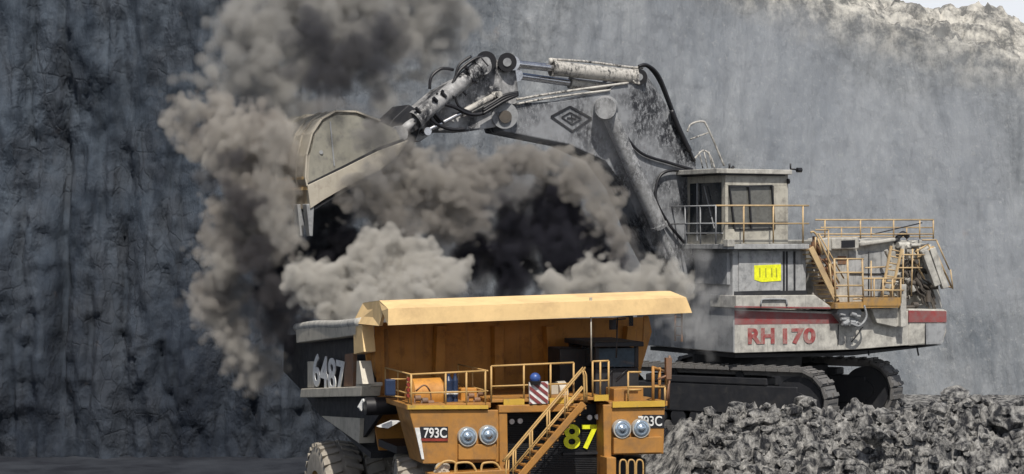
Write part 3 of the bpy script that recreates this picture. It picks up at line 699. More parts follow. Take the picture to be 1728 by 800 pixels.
# undercarriage: own orientation
UA = R(31)
uM = Matrix.Translation((8.04, 70, BZ)) @ Matrix(((math.cos(UA), -math.sin(UA), 0, 0), (-math.sin(UA), -math.cos(UA), 0, 0), (0, 0, -1, 0), (0, 0, 0, 1)))
ux = Vector((math.cos(UA), -math.sin(UA), 0)); uy = Vector((-math.sin(UA), -math.cos(UA), 0)); uo = Vector((8.04, 70, BZ))
def U(a, b, c): return EF.I @ (uo + ux * a + uy * b + Vector((0, 0, c)))
def ubox(mb, a0, a1, b0, b1, c0, c1):
    mb.hexa([U(a0, b0, c0), U(a1, b0, c0), U(a1, b1, c0), U(a0, b1, c0), U(a0, b0, c1), U(a1, b0, c1), U(a1, b1, c1), U(a0, b1, c1)])
L2, HT = 3.25, 1.02
for sgn in (1, -1):
    b0 = sgn * 2.95; hw = .48
    fm = MB(); ubox(fm, -L2, L2, b0 - .33, b0 + .33, .55, 1.5); ubox(fm, -2.2, 2.2, b0 - .36, b0 + .36, 1.5, 1.75)
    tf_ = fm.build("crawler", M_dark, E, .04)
    wl = MB()
    for a in (-L2, L2): wl.cyl(U(a, b0 - .3, HT), U(a, b0 + .3, HT), .82, n=28); wl.cyl(U(a, b0 - .37, HT), U(a, b0 + .37, HT), .3, n=20)
    for k in range(8): a = -L2 + .85 + k * (2 * L2 - 1.7) / 7; wl.cyl(U(a, b0 - .3, .38), U(a, b0 + .3, .38), .26, n=18)
    for a in (-1.2, 1.2): wl.cyl(U(a, b0 - .3, 1.8), U(a, b0 + .3, 1.8), .14, n=14)
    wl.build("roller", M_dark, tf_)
    # shoes round the loop
    th = MB(); per = 2 * (2 * L2) + 2 * math.pi * HT; nS = 46
    def loop(s):
        s %= per
        if s < 2 * L2: return (L2 - s, 2 * HT, (-1, 0), (0, 1))
        s -= 2 * L2
        if s < math.pi * HT: an_ = math.pi / 2 + s / HT; return (-L2 + HT * math.cos(an_), HT + HT * math.sin(an_), (-math.sin(an_), math.cos(an_)), (math.cos(an_), math.sin(an_)))
        s -= math.pi * HT
        if s < 2 * L2: return (-L2 + s, 0, (1, 0), (0, -1))
        s -= 2 * L2; an_ = -math.pi / 2 + s / HT; return (L2 + HT * math.cos(an_), HT + HT * math.sin(an_), (-math.sin(an_), math.cos(an_)), (math.cos(an_), math.sin(an_)))
    pt = per / nS
    for k in range(nS):
        a, c, t_, nn = loop(k * pt); t_ = Vector((t_[0], 0, t_[1])); nn = Vector((nn[0], 0, nn[1])); ce = Vector((a, b0, c))
        def ub(tc0, tc1, w0, w1, n0, n1):
            P = []
            for n_ in (n0, n1):
                for (tt, ww) in ((tc0, w0), (tc1, w0), (tc1, w1), (tc0, w1)):
                    q = ce + t_ * tt + Vector((0, ww, 0)) + nn * n_; P.append(U(q.x, q.y, q.z))
            th.hexa(P)
        ub(-pt * .46, pt * .46, -hw, hw, -.06, .03); ub(-pt * .40, -pt * .12, -hw, -.06, .03, .09); ub(-pt * .40, -pt * .12, .06, hw, .03, .09); ub(.08, pt * .4, -hw * .8, hw * .8, .03, .055)
        ub(-pt * .5, pt * .5, -.24, -.12, -.22, -.06); ub(-pt * .5, pt * .5, .12, .24, -.22, -.06)
    th.build("track", paint("worn_track_steel", (.14, .135, .13), dirt=(.05, .05, .055), amount=.5, rust=.2, streak=0) if sgn == 1 else bpy.data.materials["worn_track_steel"], tf_)
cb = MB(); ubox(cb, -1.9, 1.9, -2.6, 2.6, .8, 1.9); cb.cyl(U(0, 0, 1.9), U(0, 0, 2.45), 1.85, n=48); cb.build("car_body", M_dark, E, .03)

# superstructure
dz = ey(1300, 596).z
hs = MB(); pix = [(1240, 499), (1406, 500), (1415, 545), (1592, 523), (1594, 578), (1440, 592), (1240, 596)]
# lower deck sill with the name
lo = MB(); z_lo = ey(1240, 597).z; xr = ey(1598, 560).x; xf = ey(1240, 560).x; xm = ey(1430, 560).x
lo.slab([ey(1240, 596), ey(1240, 522), ey(1415, 526), ey(1598, 524), ey(1592, 578), ey(1440, 590)], (0, -6.0, 0))
sill = lo.build("revolving_frame", M_white, E, .02)
r1 = MB(); eslab([(1240, 524), (1412, 530), (1416, 546), (1240, 548)], 3.006, .02, r1); r1.build("red_stripe", M_red, sill)
r1b = MB(); eslab([(1240, 516.5), (1400, 518.5), (1402, 521), (1240, 519)], 3.25, .02, r1b); r1b.build("thin_red_stripe", M_red, sill)
cw = MB(); eslab([(1534, 521), (1596, 522), (1598, 560), (1590, 581), (1556, 582), (1534, 584)], 3.03, 6.1, cw); cw_o = cw.build("counterweight", M_white, E, .05)
r2 = MB(); eslab([(1534, 524), (1597, 525), (1597.5, 544), (1534, 544)], 3.06, .05, r2); r2.build("red_stripe", M_red, cw_o, .005)
r3 = MB(); eslab([(1562, 546), (1597.5, 546), (1590, 580), (1562, 581)], 3.05, .03, r3); r3.build("grey_end_patch", M_grey, cw_o)
for word, p0, p1 in (("RH", 1262, 1307), ("170", 1321, 1376)):
    a = ey(p0, 581, 3.01); b = ey(p1, 580, 3.01); c = ey(p0, 554, 3.01)
    text_mesh(word, M_redtxt, sill, "machine_name", a, b - a, (0, 0, 1), (c - a).length, (b - a).length, .012, .042, 1.05)
us = MB(); eslab([(1240, 597), (1390, 596), (1440, 593), (1590, 582), (1560, 586), (1440, 600), (1240, 604)], 2.6, 5.2, us); us.build("belly_plate", M_dark, E)
# front face of the lower house, its shade put into the grey colour
x0f = ey(1240, 560).x; h = MB(); h.box(x0f - .2, x0f + .04, -3.0, 2.985, dz + .05, ey(1240, 499).z); h.build("front_bulkhead", M_grey, E, .02)
# ledge above the stripe
lg = MB(); eslab([(1242, 499), (1376, 498), (1402, 517), (1402, 522), (1242, 520)], 3.22, 1.5, lg); lg.build("service_ledge", M_white, E, .02)
eh = MB(); pts = [ey(1284, 516, 3.27), ey(1285, 507, 3.27), ey(1290, 505, 3.27), ey(1322, 505, 3.27), ey(1327, 507, 3.27), ey(1328, 516, 3.27)]; eh.tube(pts, .03, 6, 2); eh.build("grab_handle", M_grey, E)
# cab base module
zb0, zb1 = ey(1240, 500).z, ey(1240, 421).z
xb = ey(1362, 460).x; xcf = ey(1238, 460).x
bmk = MB(); bmk.box(xb, xcf, .3, 2.95, zb0 - .05, zb1); bmk.box(xb - 2.0, xcf - .1, -2.9, .25, zb0 - .4, zb1 - .6)
base = bmk.build("cab_base", M_greyw, E, .03)
pn = MB(); eslab([(1247, 424), (1318, 423), (1318, 490), (1247, 492)], 2.99, .04, pn); pn.build("access_panel", M_greyw, base, .01)
pn = MB()
for px in (1322, 1327, 1340): eslab([(px, 424), (px + 2.5, 424), (px + 2.5, 494), (px, 494)], 2.98, .05, pn)
eslab([(1240, 492), (1362, 490), (1362, 497), (1240, 499)], 3.0, .06, pn); pn.build_each("panel_seam", M_dark, base, per=1)
ap = MB(); random.seed(5)
eslab([(1273, 448), (1318, 446), (1318, 474), (1285, 476), (1273, 472)], 3.004, .014, ap); ys_ = ap.build("painted_patch", M_acid, base)
dd = MB()
for k, px in enumerate((1281, 1291, 1301, 1309)): eslab([(px, 453), (px + 2.2, 452), (px + 2.6, 468), (px + .5, 468)], 3.008, .005, dd)
dd.build_each("smudged_digit", plain("smudge_olive", (.42, .42, .03), .7), ys_, per=1)
# front of base: blue grey box and rusty ladder
fb2 = MB(); zc = ex(1210, 480, xcf).z; fb2.box(xcf - .02, xcf + .12, .9, 2.8, zc, zb1 - .1); fb2.build("front_locker", M_grey, E, .02)
lad = MB()
for yy in (-.1, .3):
    lad.bar((xcf + .25, yy, dz + .3), (xcf + .25, yy, zb1 + .6), .05)
for k in range(13): z = dz + .5 + k * .3; lad.bar((xcf + .25, -.1, z), (xcf + .25, .3, z), .035)
lad.build("ladder", M_brown, E)
# cab platform
zp = ey(1300, 412, 3.3).z; pl = MB()
pl.box(ey(1366, 412, 3.3).x, ey(1228, 412, 3.3).x, .2, 3.3, zp - .16, zp); plat = pl.build("cab_platform", M_greyw, E, .015)
bx = MB(); eslab([(1228, 404), (1240, 404), (1240, 416), (1228, 416)], 3.36, .25, bx); bx.build("platform_lamp", M_white, plat, .01)
# cab
zr0, zr1 = ey(1230, 293, 2.9).z, ey(1230, 285, 2.9).z
xc1 = ey(1224, 350, 2.9).x; xc0 = ey(1330, 350, 2.9).x; zc0 = zp + .01; yc0, yc1 = .55, 2.9
cbm = MB(); t_ = .1
zs, zh = ey(1260, 387, 2.9).z, ey(1260, 313, 2.9).z
cbm.box(xc0, xc1, yc1 - t_, yc1, zc0, zs); cbm.box(xc0, xc1, yc1 - t_, yc1, zh, zr0)
wx1, wx0 = ey(1229, 350, 2.9).x, ey(1306, 350, 2.9).x
cbm.box(wx1, xc1, yc1 - t_, yc1, zs, zh); cbm.box(xc0, wx0, yc1 - t_, yc1, zs, zh)
cbm.box(xc0, xc1, yc0, yc0 + t_, zc0, zr0); cbm.box(xc0, xc0 + t_, yc0 + t_, yc1 - t_, zc0, zr0)
cbm.box(xc1 - t_, xc1, yc0 + t_, yc0 + .2, zc0, zr0); cbm.box(xc1 - t_, xc1, yc1 - .22, yc1 - t_, zc0, zr0)
cbm.box(xc1 - t_, xc1, yc0 + .2, yc1 - .22, zc0, zc0 + .3); cbm.box(xc1 - t_, xc1, yc0 + .2, yc1 - .22, zh + .1, zr0)
ecab = cbm.build("cab", paint("cab_cream_paint", (.44, .42, .36), amount=.6, streak=.8), E, .01)
MB().box(wx0, wx1, yc1 - .07, yc1 - .05, zs, zh).build("side_window", plain("reflection_grey_glass", (.13, .13, .12), .2), ecab)  # pale grey reflection of the side window is put into the glass colour
wf = MB(); wy = yc1 + .004
for (a, b) in (((1231, 315), (1303, 313)), ((1303, 313), (1307, 386)), ((1231, 315), (1240, 388)), ((1240, 388), (1307, 386)), ((1264, 314), (1268, 387))): wf.bar(ey(*a, wy), ey(*b, wy), .05)
wf.build("window_frame", M_dark, ecab)
MB().box(xc1 - .06, xc1 - .04, yc0 + .2, yc1 - .22, zc0 + .3, zh + .1).build("windscreen", M_glass, ecab)
fd = MB(); fd.bar((xc1 + .03, 1.3, zc0 + .1), (xc1 + .03, 1.3, zh + .1), .05); fd.bar((xc1 + .04, yc0 + .1, zc0 + .35), (xc1 + .04, yc1 - .1, zc0 + .35), .05); fd.bar((xc1 + .03, 2.3, zc0 + .5), (xc1 + .03, 1.7, zh), .03); fd.build("wiper_frame", M_grey, ecab)
rf = MB(); rf.box(ey(1337, 288, 3.1).x, ey(1212, 288, 3.1).x + .05, yc0 - .25, 3.1, zr0, zr1); rf.build("cab_roof", M_white, ecab, .02)
sh = MB(); sh.box(xc0 + .2, xc1 + .25, yc0 - .2, 3.02, zr0 - .05, zr0 - .005); sh.build("roof_gutter", M_dark, ecab)
rl = MB(); rl.lines([(ey(1334, 285, 3.0), ey(1334, 276, 3.0)), (ey(1334, 285, 3.0), ey(1349, 287, 3.0))], .03); rl.cyl(ey(1345, 287, 3.0), ey(1352, 287, 3.0), .08); rl.cyl(ey(1329, 306, 2.95), ey(1331, 306, 2.95), .09)
rl.lines([(ey(1231, 285, 3.0), ey(1231, 276, 3.0))], .035); rl.lines([(ey(1235, 285, 3.0), ey(1238, 281, 3.0))], .05); rl.build("roof_lamp", M_black, ecab)
se = MB(); se.box(xc0 + .6, xc0 + 1.3, 1.3, 2.1, zc0, zc0 + .6); se.box(xc0 + .5, xc0 + .7, 1.3, 2.1, zc0 + .5, zc0 + 1.5); se.build("operator_seat", M_dark, ecab, .05)
# handrails of cab
def erail(top, ybot, posts, y, r=.03, mids=(.5,), par=E, mat=None, name="handrail"):
    mb = MB(); (xa, ya), (xb_, yb_) = top; lx = lambda px: ya + (yb_ - ya) * (px - xa) / (xb_ - xa)
    mb.lines([(ey(xa, ya, y), ey(xb_, yb_, y))], r)
    for m_ in mids: mb.lines([(ey(xa, ya + (ybot - ya) * m_, y), ey(xb_, yb_ + (ybot - yb_) * m_, y))], r * .85)
    for p in posts: mb.lines([(ey(p, lx(p), y), ey(p, ybot, y))], r)
    return mb.build(name, mat or M_railx, par)
erail([(1208, 347), (1365, 347)], 410, (1255, 1305, 1355), 3.28, mids=(.48,))
cr2 = MB(); a = ey(1208, 347, 3.28); b = ey(1208, 377, 3.28)
for p in (a, b): cr2.lines([(p, p + Vector((0, -2.9, 0)))], .025)
for k in range(4): q = a + Vector((0, -k * .9, 0)); cr2.lines([(q, Vector((q.x, q.y, zp)))], .025)
cr2.build("front_handrail", M_grey, E)
# roof access rails (behind cab)
ra = MB(); ra.tube([ey(1160, 222, .2), ey(1166, 210, .2), ey(1184, 205, .2), ey(1194, 215, .2), ey(1222, 280, .2)], .035)
ra.tube([ey(1165, 235, .2), ey(1195, 224, .2)], .025); ra.tube([ey(1172, 268, .2), ey(1186, 254, .2), ey(1198, 262, .2), ey(1206, 284, .2)], .03)
for px in (1180, 1188, 1196): ra.lines([(ey(px, 256, .2), ey(px + 6, 284, .2))], .02)
ra.build("boom_walkway_rail", M_cylw, E)
# engine house / rear
zt2 = ey(1500, 405, 2.3).z; x_a = ey(1375, 450, 2.3).x; x_b = ey(1560, 450, 2.3).x
en = MB(); en.box(x_b, x_a, -2.8, 2.2, ey(1500, 523).z - .05, zt2); en_o = en.build("engine_house", M_white, E, .04)
tpz = MB(); eslab([(1404, 402), (1450, 400), (1450, 420), (1404, 421)], 2.5, 1.4, tpz); eslab([(1452, 409), (1512, 401), (1512, 407), (1452, 416)], 2.45, 1.5, tpz); tpz.build_each("air_intake_hood", M_white, en_o, .04, per=1)
wv = MB(); eslab([(1420, 406), (1443, 405), (1443, 417), (1420, 418)], 2.515, .02, wv); wv.build("intake_vent", M_black, en_o)
ev = MB(); eslab([(1414, 432), (1428, 432), (1428, 446), (1414, 446)], 2.22, .06, ev); ev.build("access_hatch", M_brown, en_o)
ep = MB(); ep.tube([ey(1514, 402, 2.2), ey(1524, 394, 2.2), ey(1532, 400, 2.2)], .09); ep.tube([ey(1508, 408, 2.2), ey(1516, 402, 2.2)], .08); ep.build("exhaust_stack", M_dark, en_o)
# rear slanted radiator panels
rp_ = MB(); yv = 3.0
for p in ([(1556, 425), (1567, 421), (1588, 480), (1578, 484)], [(1569, 420), (1579, 417), (1602, 485), (1592, 488)]): eslab(p, yv, .15, rp_)
rp_.slab([ey(1548, 430, 2.4), ey(1572, 412, 2.4), ey(1590, 520, 2.4), ey(1548, 522, 2.4)], (0, -4.6, 0)); rp_.build_each("rear_cooler_panel", M_white, en_o, .02, per=1)
# dark pipework clutter between
random.seed(11); cl_ = MB()
for k in range(46):
    px = random.uniform(1528, 1580); py = random.uniform(432, 518); yy = random.uniform(2.45, 2.85); a = ey(px, py, yy); ax = random.choice(((1, 0, 0), (0, 0, 1), (0, 1, 0), (.7, 0, .7))); cl_.cyl(a, a + Vector(ax) * random.uniform(.15, .45), random.uniform(.03, .1), n=8)
for k in range(7):
    x0, y0 = random.uniform(1525, 1550), random.uniform(440, 470); cl_.tube([ey(x0, y0, 2.7), ey(x0 + 8, y0 + 25, 2.8), ey(x0 + 20, y0 + 35, 2.7), ey(x0 + 30, y0 + 60, 2.7)], .035)
cl_.build("pipework", M_pipe, en_o)
cl2 = MB()
for k in range(40):
    px = random.uniform(1370, 1415); t = (px - 1370) / 45; py = 430 + t * 60 + random.uniform(-28, 22); yy = random.uniform(2.4, 2.8); a = ey(px, py, yy); cl2.cyl(a, a + Vector(random.choice(((1, 0, 0), (0, 0, 1), (.7, 0, .7)))) * random.uniform(.1, .4), random.uniform(.03, .09), n=8)
cl2.build("hydraulic_lines", M_brown, en_o)
# rear machinery: white ducts, pipes and more rails round the cooler
rr = MB(); random.seed(41)
for k in range(16):
    px = random.uniform(1500, 1560); py = random.uniform(412, 505); a = ey(px, py, random.uniform(2.3, 2.9)); rr.cyl(a, a + Vector(random.choice(((1, 0, 0), (0, 0, 1), (.5, 0, .9)))) * random.uniform(.2, .6), random.uniform(.04, .11), n=10)
rr.build_each("white_duct", M_white, en_o, per=3)
eslab([(1384, 404), (1402, 400), (1404, 424), (1390, 424)], 2.5, .8).build("header_tank", M_white, en_o, .04)
MB().slab([ey(1432, 424, 2.23), ey(1500, 424, 2.23), ey(1500, 500, 2.23), ey(1432, 500, 2.23)], (0, -.02, 0)).build("engine_door", M_greyw, en_o, .005)
MB().lines([(ey(1466, 426, 2.26), ey(1466, 498, 2.26)), (ey(1434, 462, 2.26), ey(1498, 462, 2.26))], .018).build("door_seam", M_dark, en_o)
xr_ = MB()
for a, b in (((1376, 400), (1376, 425)), ((1376, 388), (1398, 388)), ((1398, 388), (1398, 470)), ((1382, 395), (1424, 470)), ((1524, 420), (1524, 500)), ((1512, 430), (1560, 430)), ((1512, 452), (1556, 452)), ((1540, 420), (1538, 500)), ((1556, 405), (1580, 405)), ((1580, 405), (1602, 455)), ((1604, 455), (1608, 488)), ((1470, 440), (1470, 505)), ((1440, 505), (1525, 500)), ((1460, 452), (1504, 450))):
    xr_.lines([(ey(*a, 3.05), ey(*b, 3.05))], .026)
xr_.build("guard_rail", M_railx, E)
# upper rails
erail([(1376, 371), (1575, 371)], 403, (1392, 1452, 1508, 1552, 1575), 2.3, .028, mids=(.75,))
erail([(1385, 384), (1575, 384)], 410, (1420, 1470, 1530), -2.6, .026, mids=(.6,))
dr = MB(); dr.lines([(ey(1470, 396, 2.3), ey(1556, 376, 2.3))], .02); dr.build("tie_rod", M_dark, E)
# side access platform, gate, stairs
sp = MB(); z_s = ey(1470, 515, 3.5).z
sp.box(ey(1518, 510, 3.5).x, ey(1410, 510, 3.5).x, 2.25, 3.5, z_s - .1, z_s + .08); sidep = sp.build("side_walkway", M_walk, E, .01)
gt = MB()
for px in (1408, 1430, 1455): gt.lines([(ey(px, 437, 3.45), ey(px + 2, 510, 3.45))], .035)
for py in (437, 460, 482, 500): gt.lines([(ey(1408, py, 3.45), ey(1457, py, 3.45))], .03)
for px in (1475, 1490, 1506, 1520): gt.lines([(ey(px, 470, 3.45), ey(px, 512, 3.45))], .03)
gt.lines([(ey(1457, 470, 3.45), ey(1525, 470, 3.45)), (ey(1457, 490, 3.45), ey(1525, 490, 3.45))], .03)
gt.build("safety_gate", M_railx, sidep)
kq = MB(); eslab([(1457, 502), (1520, 502), (1520, 516), (1457, 516)], 3.52, .04, kq); kq.build("kick_plate", M_walk, sidep)
s1 = MB()
for yy in (3.4, 2.7):
    s1.bar(ey(1368, 418, yy), ey(1412, 508, yy), .06, .2)
    s1.tube([ey(1368, 392, yy), ey(1380, 400, yy), ey(1416, 478, yy)], .035); s1.tube([ey(1380, 402, yy), ey(1388, 430, yy)], .03); s1.lines([(ey(1400, 445, yy), ey(1404, 490, yy))], .03)
for k in range(12):
    t = (k + .5) / 12; p = ey(1368, 418, 3.4).lerp(ey(1412, 508, 3.4), t); s1.box(p.x - .13, p.x + .13, 2.72, 3.38, p.z - .02, p.z + .02)
s1.build("access_stair", M_railx, E)
s2_ = MB()
for yy in (3.3, 2.9):
    s2_.bar(ey(1504, 415, yy), ey(1487, 505, yy), .05, .08); s2_.bar(ey(1522, 420, yy), ey(1502, 505, yy), .05, .08)
for k in range(8): t = (k + .5) / 8; s2_.lines([(ey(1504 - 17 * t, 415 + 90 * t, 3.1), ey(1522 - 20 * t, 420 + 85 * t, 3.1))], .025)
for p in (((1545, 425), (1566, 412)), ((1548, 436), (1575, 416)), ((1566, 412), (1600, 470)), ((1575, 416), (1606, 485)), ((1590, 482), (1606, 485)), ((1548, 420), (1552, 455)), ((1536, 430), (1560, 470))): s2_.lines([(ey(*p[0], 2.95), ey(*p[1], 2.95))], .032)
s2_.build("access_ladder", M_railx, E)
lb_ = MB(); eslab([(1416, 516), (1448, 514), (1455, 528), (1445, 548), (1425, 545), (1412, 530)], 3.3, .5, lb_); lb_.tube([ey(1458, 515, 3.5), ey(1462, 535, 3.5), ey(1450, 550, 3.5), ey(1436, 546, 3.5)], .04)
for k in range(12): a = ey(random.uniform(1425, 1455), random.uniform(528, 550), 3.4); lb_.cyl(a, a + Vector((.2, 0, random.uniform(-.1, .1))), random.uniform(.04, .08), n=8)
lb_.build("folding_step", M_grey, E, .01)
lb2 = MB(); eslab([(1470, 520), (1530, 520), (1528, 545), (1512, 552), (1480, 545)], 3.25, .3, lb2); eslab([(1519, 480), (1530, 480), (1530, 552), (1521, 552)], 3.4, .2, lb2); lb2.build("fuel_fill_box", M_white, E, .02)
dg_ = MB(); dg_.lines([(ey(1456, 552, 3.03), ey(1437, 577, 3.03)), (ey(1415, 548, 3.03), ey(1414, 582, 3.03)), (ey(1562, 545, 3.08), ey(1562, 582, 3.08))], .015); dg_.lines([(ey(1466, 592, 2.6), ey(1466, 600, 2.6)), (ey(1547, 584, 2.6), ey(1550, 600, 2.6))], .03); dg_.build("drain_line", M_dark, E)

# ---- front attachment
def epoly(pix, y0, y1, name, mat, par=E, bevel=.04):
    return MB().slab([ey(a, b, y1) for a, b in pix], (0, y0 - y1, 0)).build(name, mat, par, bevel)
boom = epoly([(838, 190), (856, 176), (950, 170), (1030, 152), (1062, 122), (1090, 124), (1108, 150), (1150, 215), (1178, 290), (1196, 480), (1132, 480), (1090, 400), (1056, 318), (1022, 272), (960, 244), (900, 232), (850, 222)], -.65, .65, "boom", M_boom)
lgm = MB(); 
dm = [(930, 197), (962, 180), (998, 200), (966, 222)]
for i in range(4): lgm.bar(ey(*dm[i], .67), ey(*dm[(i + 1) % 4], .67), .07, .02, up=(0, 1, 0))
dm = [(948, 198), (962, 190), (981, 200), (966, 210)]
for i in range(4): lgm.bar(ey(*dm[i], .67), ey(*dm[(i + 1) % 4], .67), .045, .02, up=(0, 1, 0))
lgm.bar(ey(957, 199, .67), ey(972, 200, .67), .05, .02, up=(0, 1, 0)); lgm.bar(ey(964, 193, .67), ey(966, 207, .67), .04, .02, up=(0, 1, 0))
lgm.build("diamond_emblem", M_dark, boom)
bl = MB(); bl.cyl(ey(852, 195, .72), ey(852, 195, .62), .42, n=28); bl.build("pivot_plate", M_grey, boom, .02)
bl = MB(); bl.cyl(ey(853, 197, .80), ey(853, 197, -.8), .2, n=20); bl.build("pivot_pin", M_pipe, boom)
def hyd(p0, p1, frac, rb_, rr, y, mat=M_cylw, par=E, name="hydraulic_cylinder"):
    a = ey(*p0, y); b = ey(*p1, y); m_ = a.lerp(b, frac); d = (b - a).normalized()
    mb = MB(); mb.cyl(a, m_, rb_, n=22); mb.cyl(m_ - d * .12, m_, rb_ * 1.14, n=22); mb.cyl(a, a + d * .15, rb_ * 1.1, n=22)
    mb.cyl(a + Vector((0, -.2, 0)), a + Vector((0, .2, 0)), rb_ * 1.05, n=20)
    o = mb.build(name, mat, par)
    r_ = MB(); r_.cyl(m_, b, rr, n=16); r_.cyl(b + Vector((0, -.18, 0)), b + Vector((0, .18, 0)), rr * 1.8, n=18); r_.build("piston_rod", M_chrome if mat is M_cylw else mat, o)
    return o
# boom lift cylinders
for y in (1.05, -1.05): hyd((1024, 184), (1158, 486), .66, .26, .12, y, M_boom if y < 0 else M_cylg, name="boom_cylinder")
cap_ = MB(); cap_.cyl(ey(1022, 183, 1.45), ey(1022, 183, .6), .34, .42, 24); cap_.build("cylinder_trunnion", M_cylg, boom, .02)
# stick cylinders along the top
for y in (.55, -.35): hyd((1072, 130), (862, 107), .68, .24, .13, y, name="stick_cylinder")
hyd((1035, 150), (868, 127), .45, .17, .12, .2, name="stick_cylinder")
tb = MB(); tb.tube([ey(928, 100, .6), ey(990, 104, .6), ey(1060, 113, .6), ey(1085, 115, .6)], .04); tb.tube([ey(872, 168, .7), ey(930, 158, .7), ey(1000, 148, .7), ey(1060, 140, .7)], .04); tb.tube([ey(870, 176, .7), ey(930, 165, .7), ey(1030, 152, .7)], .035); tb.lines([(ey(930, 98, .6), ey(930, 108, .6))], .08)
tb.build("steel_pipe", M_cylw, boom)
def knuckle(px, py, r, y0=-.7, y1=.75):
    mb = MB(); mb.cyl(ey(px, py, y0), ey(px, py, y1), r, n=26); o = mb.build("pin_boss", M_black, boom, .02)
    k_ = MB(); k_.cyl(ey(px, py, y1 + .03), ey(px, py, y1 - .02), r * .45, n=20); k_.build("pin", M_grey, o)
knuckle(1079, 130, .26); knuckle(856, 105, .30); knuckle(820, 104, .33)
# stick
stick = epoly([(800, 122), (838, 100), (870, 112), (876, 160), (868, 196), (842, 214), (790, 222), (735, 222), (708, 240), (680, 232), (676, 205), (700, 190), (748, 150)], -.5, .5, "stick", M_stick)
# bucket cylinders
hyd((812, 112), (672, 226), .80, .26, .14, .72, M_stick, name="bucket_cylinder"); hyd((812, 112), (672, 226), .80, .26, .14, -.72, M_stick, name="bucket_cylinder")
hyd((838, 160), (718, 222), .5, .1, .07, .74, M_cylw, name="clam_cylinder")
sk = MB(); sk.slab([ey(664, 200, .6), ey(690, 176, .6), ey(712, 190, .6), ey(706, 226, .6), ey(692, 262, .6), ey(676, 270, .6), ey(672, 238, .6), ey(650, 222, .6)], (0, -1.2, 0)); sk.cyl(ey(692, 207, .75), ey(692, 207, -.75), .3, n=22); sk.build("bucket_linkage", M_dark, E, .03)
def hose(pix, y, r=.05, name="hose"): return MB().tube([ey(a, b, y) for a, b in pix], r, 8, 6).build(name, M_black, E)
for q, d in enumerate((0, 4, 8)): hose([(1078, 112 + d * .3), (1092, 110 + d * .2), (1112, 128 + d), (1133, 180 + d), (1150, 225 + d), (1172, 272 + d)], .72 - q * .15, .055)
hose([(1133, 186), (1148, 222), (1164, 255)], .8, .09, "hose_sleeve")
hose([(1044, 205), (1060, 235), (1085, 260), (1130, 275), (1168, 286)], .75, .05)
hose([(1166, 288), (1130, 288), (1112, 300), (1106, 330), (1112, 350), (1130, 380), (1155, 410)], .8, .05)
hose([(720, 190), (735, 208), (760, 218), (785, 218)], .8, .055)
hose([(742, 175), (765, 180), (790, 192), (812, 192), (835, 180), (850, 168), (872, 158)], .85, .06)
for d in (0, 5, 9): hose([(815, 192 - d), (835, 180 - d), (852, 170 - d), (874, 160 - d * .4)], .9, .055)
hose([(795, 95), (775, 110), (768, 135), (768, 160), (775, 180), (795, 190)], .85, .045)
hose([(725, 150), (728, 130), (745, 116), (765, 118)], .4, .05)
hose([(760, 150), (775, 120), (800, 100), (815, 96)], .85, .05)
ft = MB(); random.seed(21)
for k in range(60):
    t = random.random(); px = 705 + 115 * t + random.uniform(-9, 9); py = 205 - 100 * t + random.uniform(-16, 12); a = ey(px, py, random.uniform(.55, .98)); ft.cyl(a, a + Vector(random.choice(((-.7, 0, -.7), (0, .3, 0), (.4, .1, .3)))) * random.uniform(.1, .4), random.uniform(.03, .08), n=8)
ft.build("hose_fittings", M_black, E)
# bucket
BY = 1.95
arc = [(640, 205), (600, 190), (566, 189), (543, 202), (527, 226), (518, 262), (516, 300), (519, 313)]
bside = arc + [(580, 282), (640, 252), (678, 240), (668, 218)]
shl = MB(); A = [ey(a, b, BY) for a, b in arc]; cen = ey(600, 260, BY)
for i in range(len(A) - 1):
    a, b = A[i], A[i + 1]; ia = a + (cen - a).normalized() * .09; ib = b + (cen - b).normalized() * .09; o_ = Vector((0, -2 * BY, 0))
    shl.hexa([a, b, b + o_, a + o_, ia, ib, ib + o_, ia + o_])
bucket = shl.build("bucket", M_bucket, E)
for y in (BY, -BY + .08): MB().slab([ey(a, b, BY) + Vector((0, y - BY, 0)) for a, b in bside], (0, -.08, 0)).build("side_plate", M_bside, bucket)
wr_ = MB()
for yy in (BY + .01, BY - .75, BY - 1.3, -.4, -1.4):
    for i in range(len(A) - 1):
        d = (A[i] - cen).normalized() * .03; wr_.bar(A[i] + d + Vector((0, yy - BY, 0)), A[i + 1] + d + Vector((0, yy - BY, 0)), .05, .10, up=(0, 1, 0))
wr_.build_each("wear_strip", M_bucket, bucket, per=len(A) - 1)
ds = MB(); ds.bar(ey(557, 205, BY + .01), ey(564, 280, BY + .01), .04, .03, up=(0, 1, 0)); ds.cyl(ey(542, 257, BY + .03), ey(542, 257, BY), .06, n=12); ds.build("side_rib", M_grey, bucket)
MB().slab([ey(a, b, BY + .004) for a, b in [(519, 309), (580, 279), (640, 248), (680, 234), (684, 238), (640, 256), (580, 287), (520, 316)]], (0, -.02, 0)).build("jaw_gap_shadow", M_dark, bucket)  # dark strip painted for the shadow band in the gap above the jaw
jaw = epoly([(519, 313), (580, 284), (640, 254), (690, 236), (672, 262), (640, 288), (590, 312), (545, 338), (524, 352)], BY - .12, BY + .06, "jaw_side", M_bucket, bucket, .01)
j2 = MB(); P = [ey(a, b, BY) for a, b in ((519, 313), (524, 352), (526, 350), (522, 314))]
a, b = ey(518, 312, BY), ey(523, 352, BY); o_ = Vector((0, -2 * BY, 0)); ins = Vector((-.14, 0, -.03)); j2.hexa([a, b, b + o_, a + o_, a + ins, b + ins, b + ins + o_, a + ins + o_])
j2.build("lip_plate", paint("worn_lip_steel", (.50, .40, .27), amount=.4, rust=.5), bucket, .01)
j3 = MB()
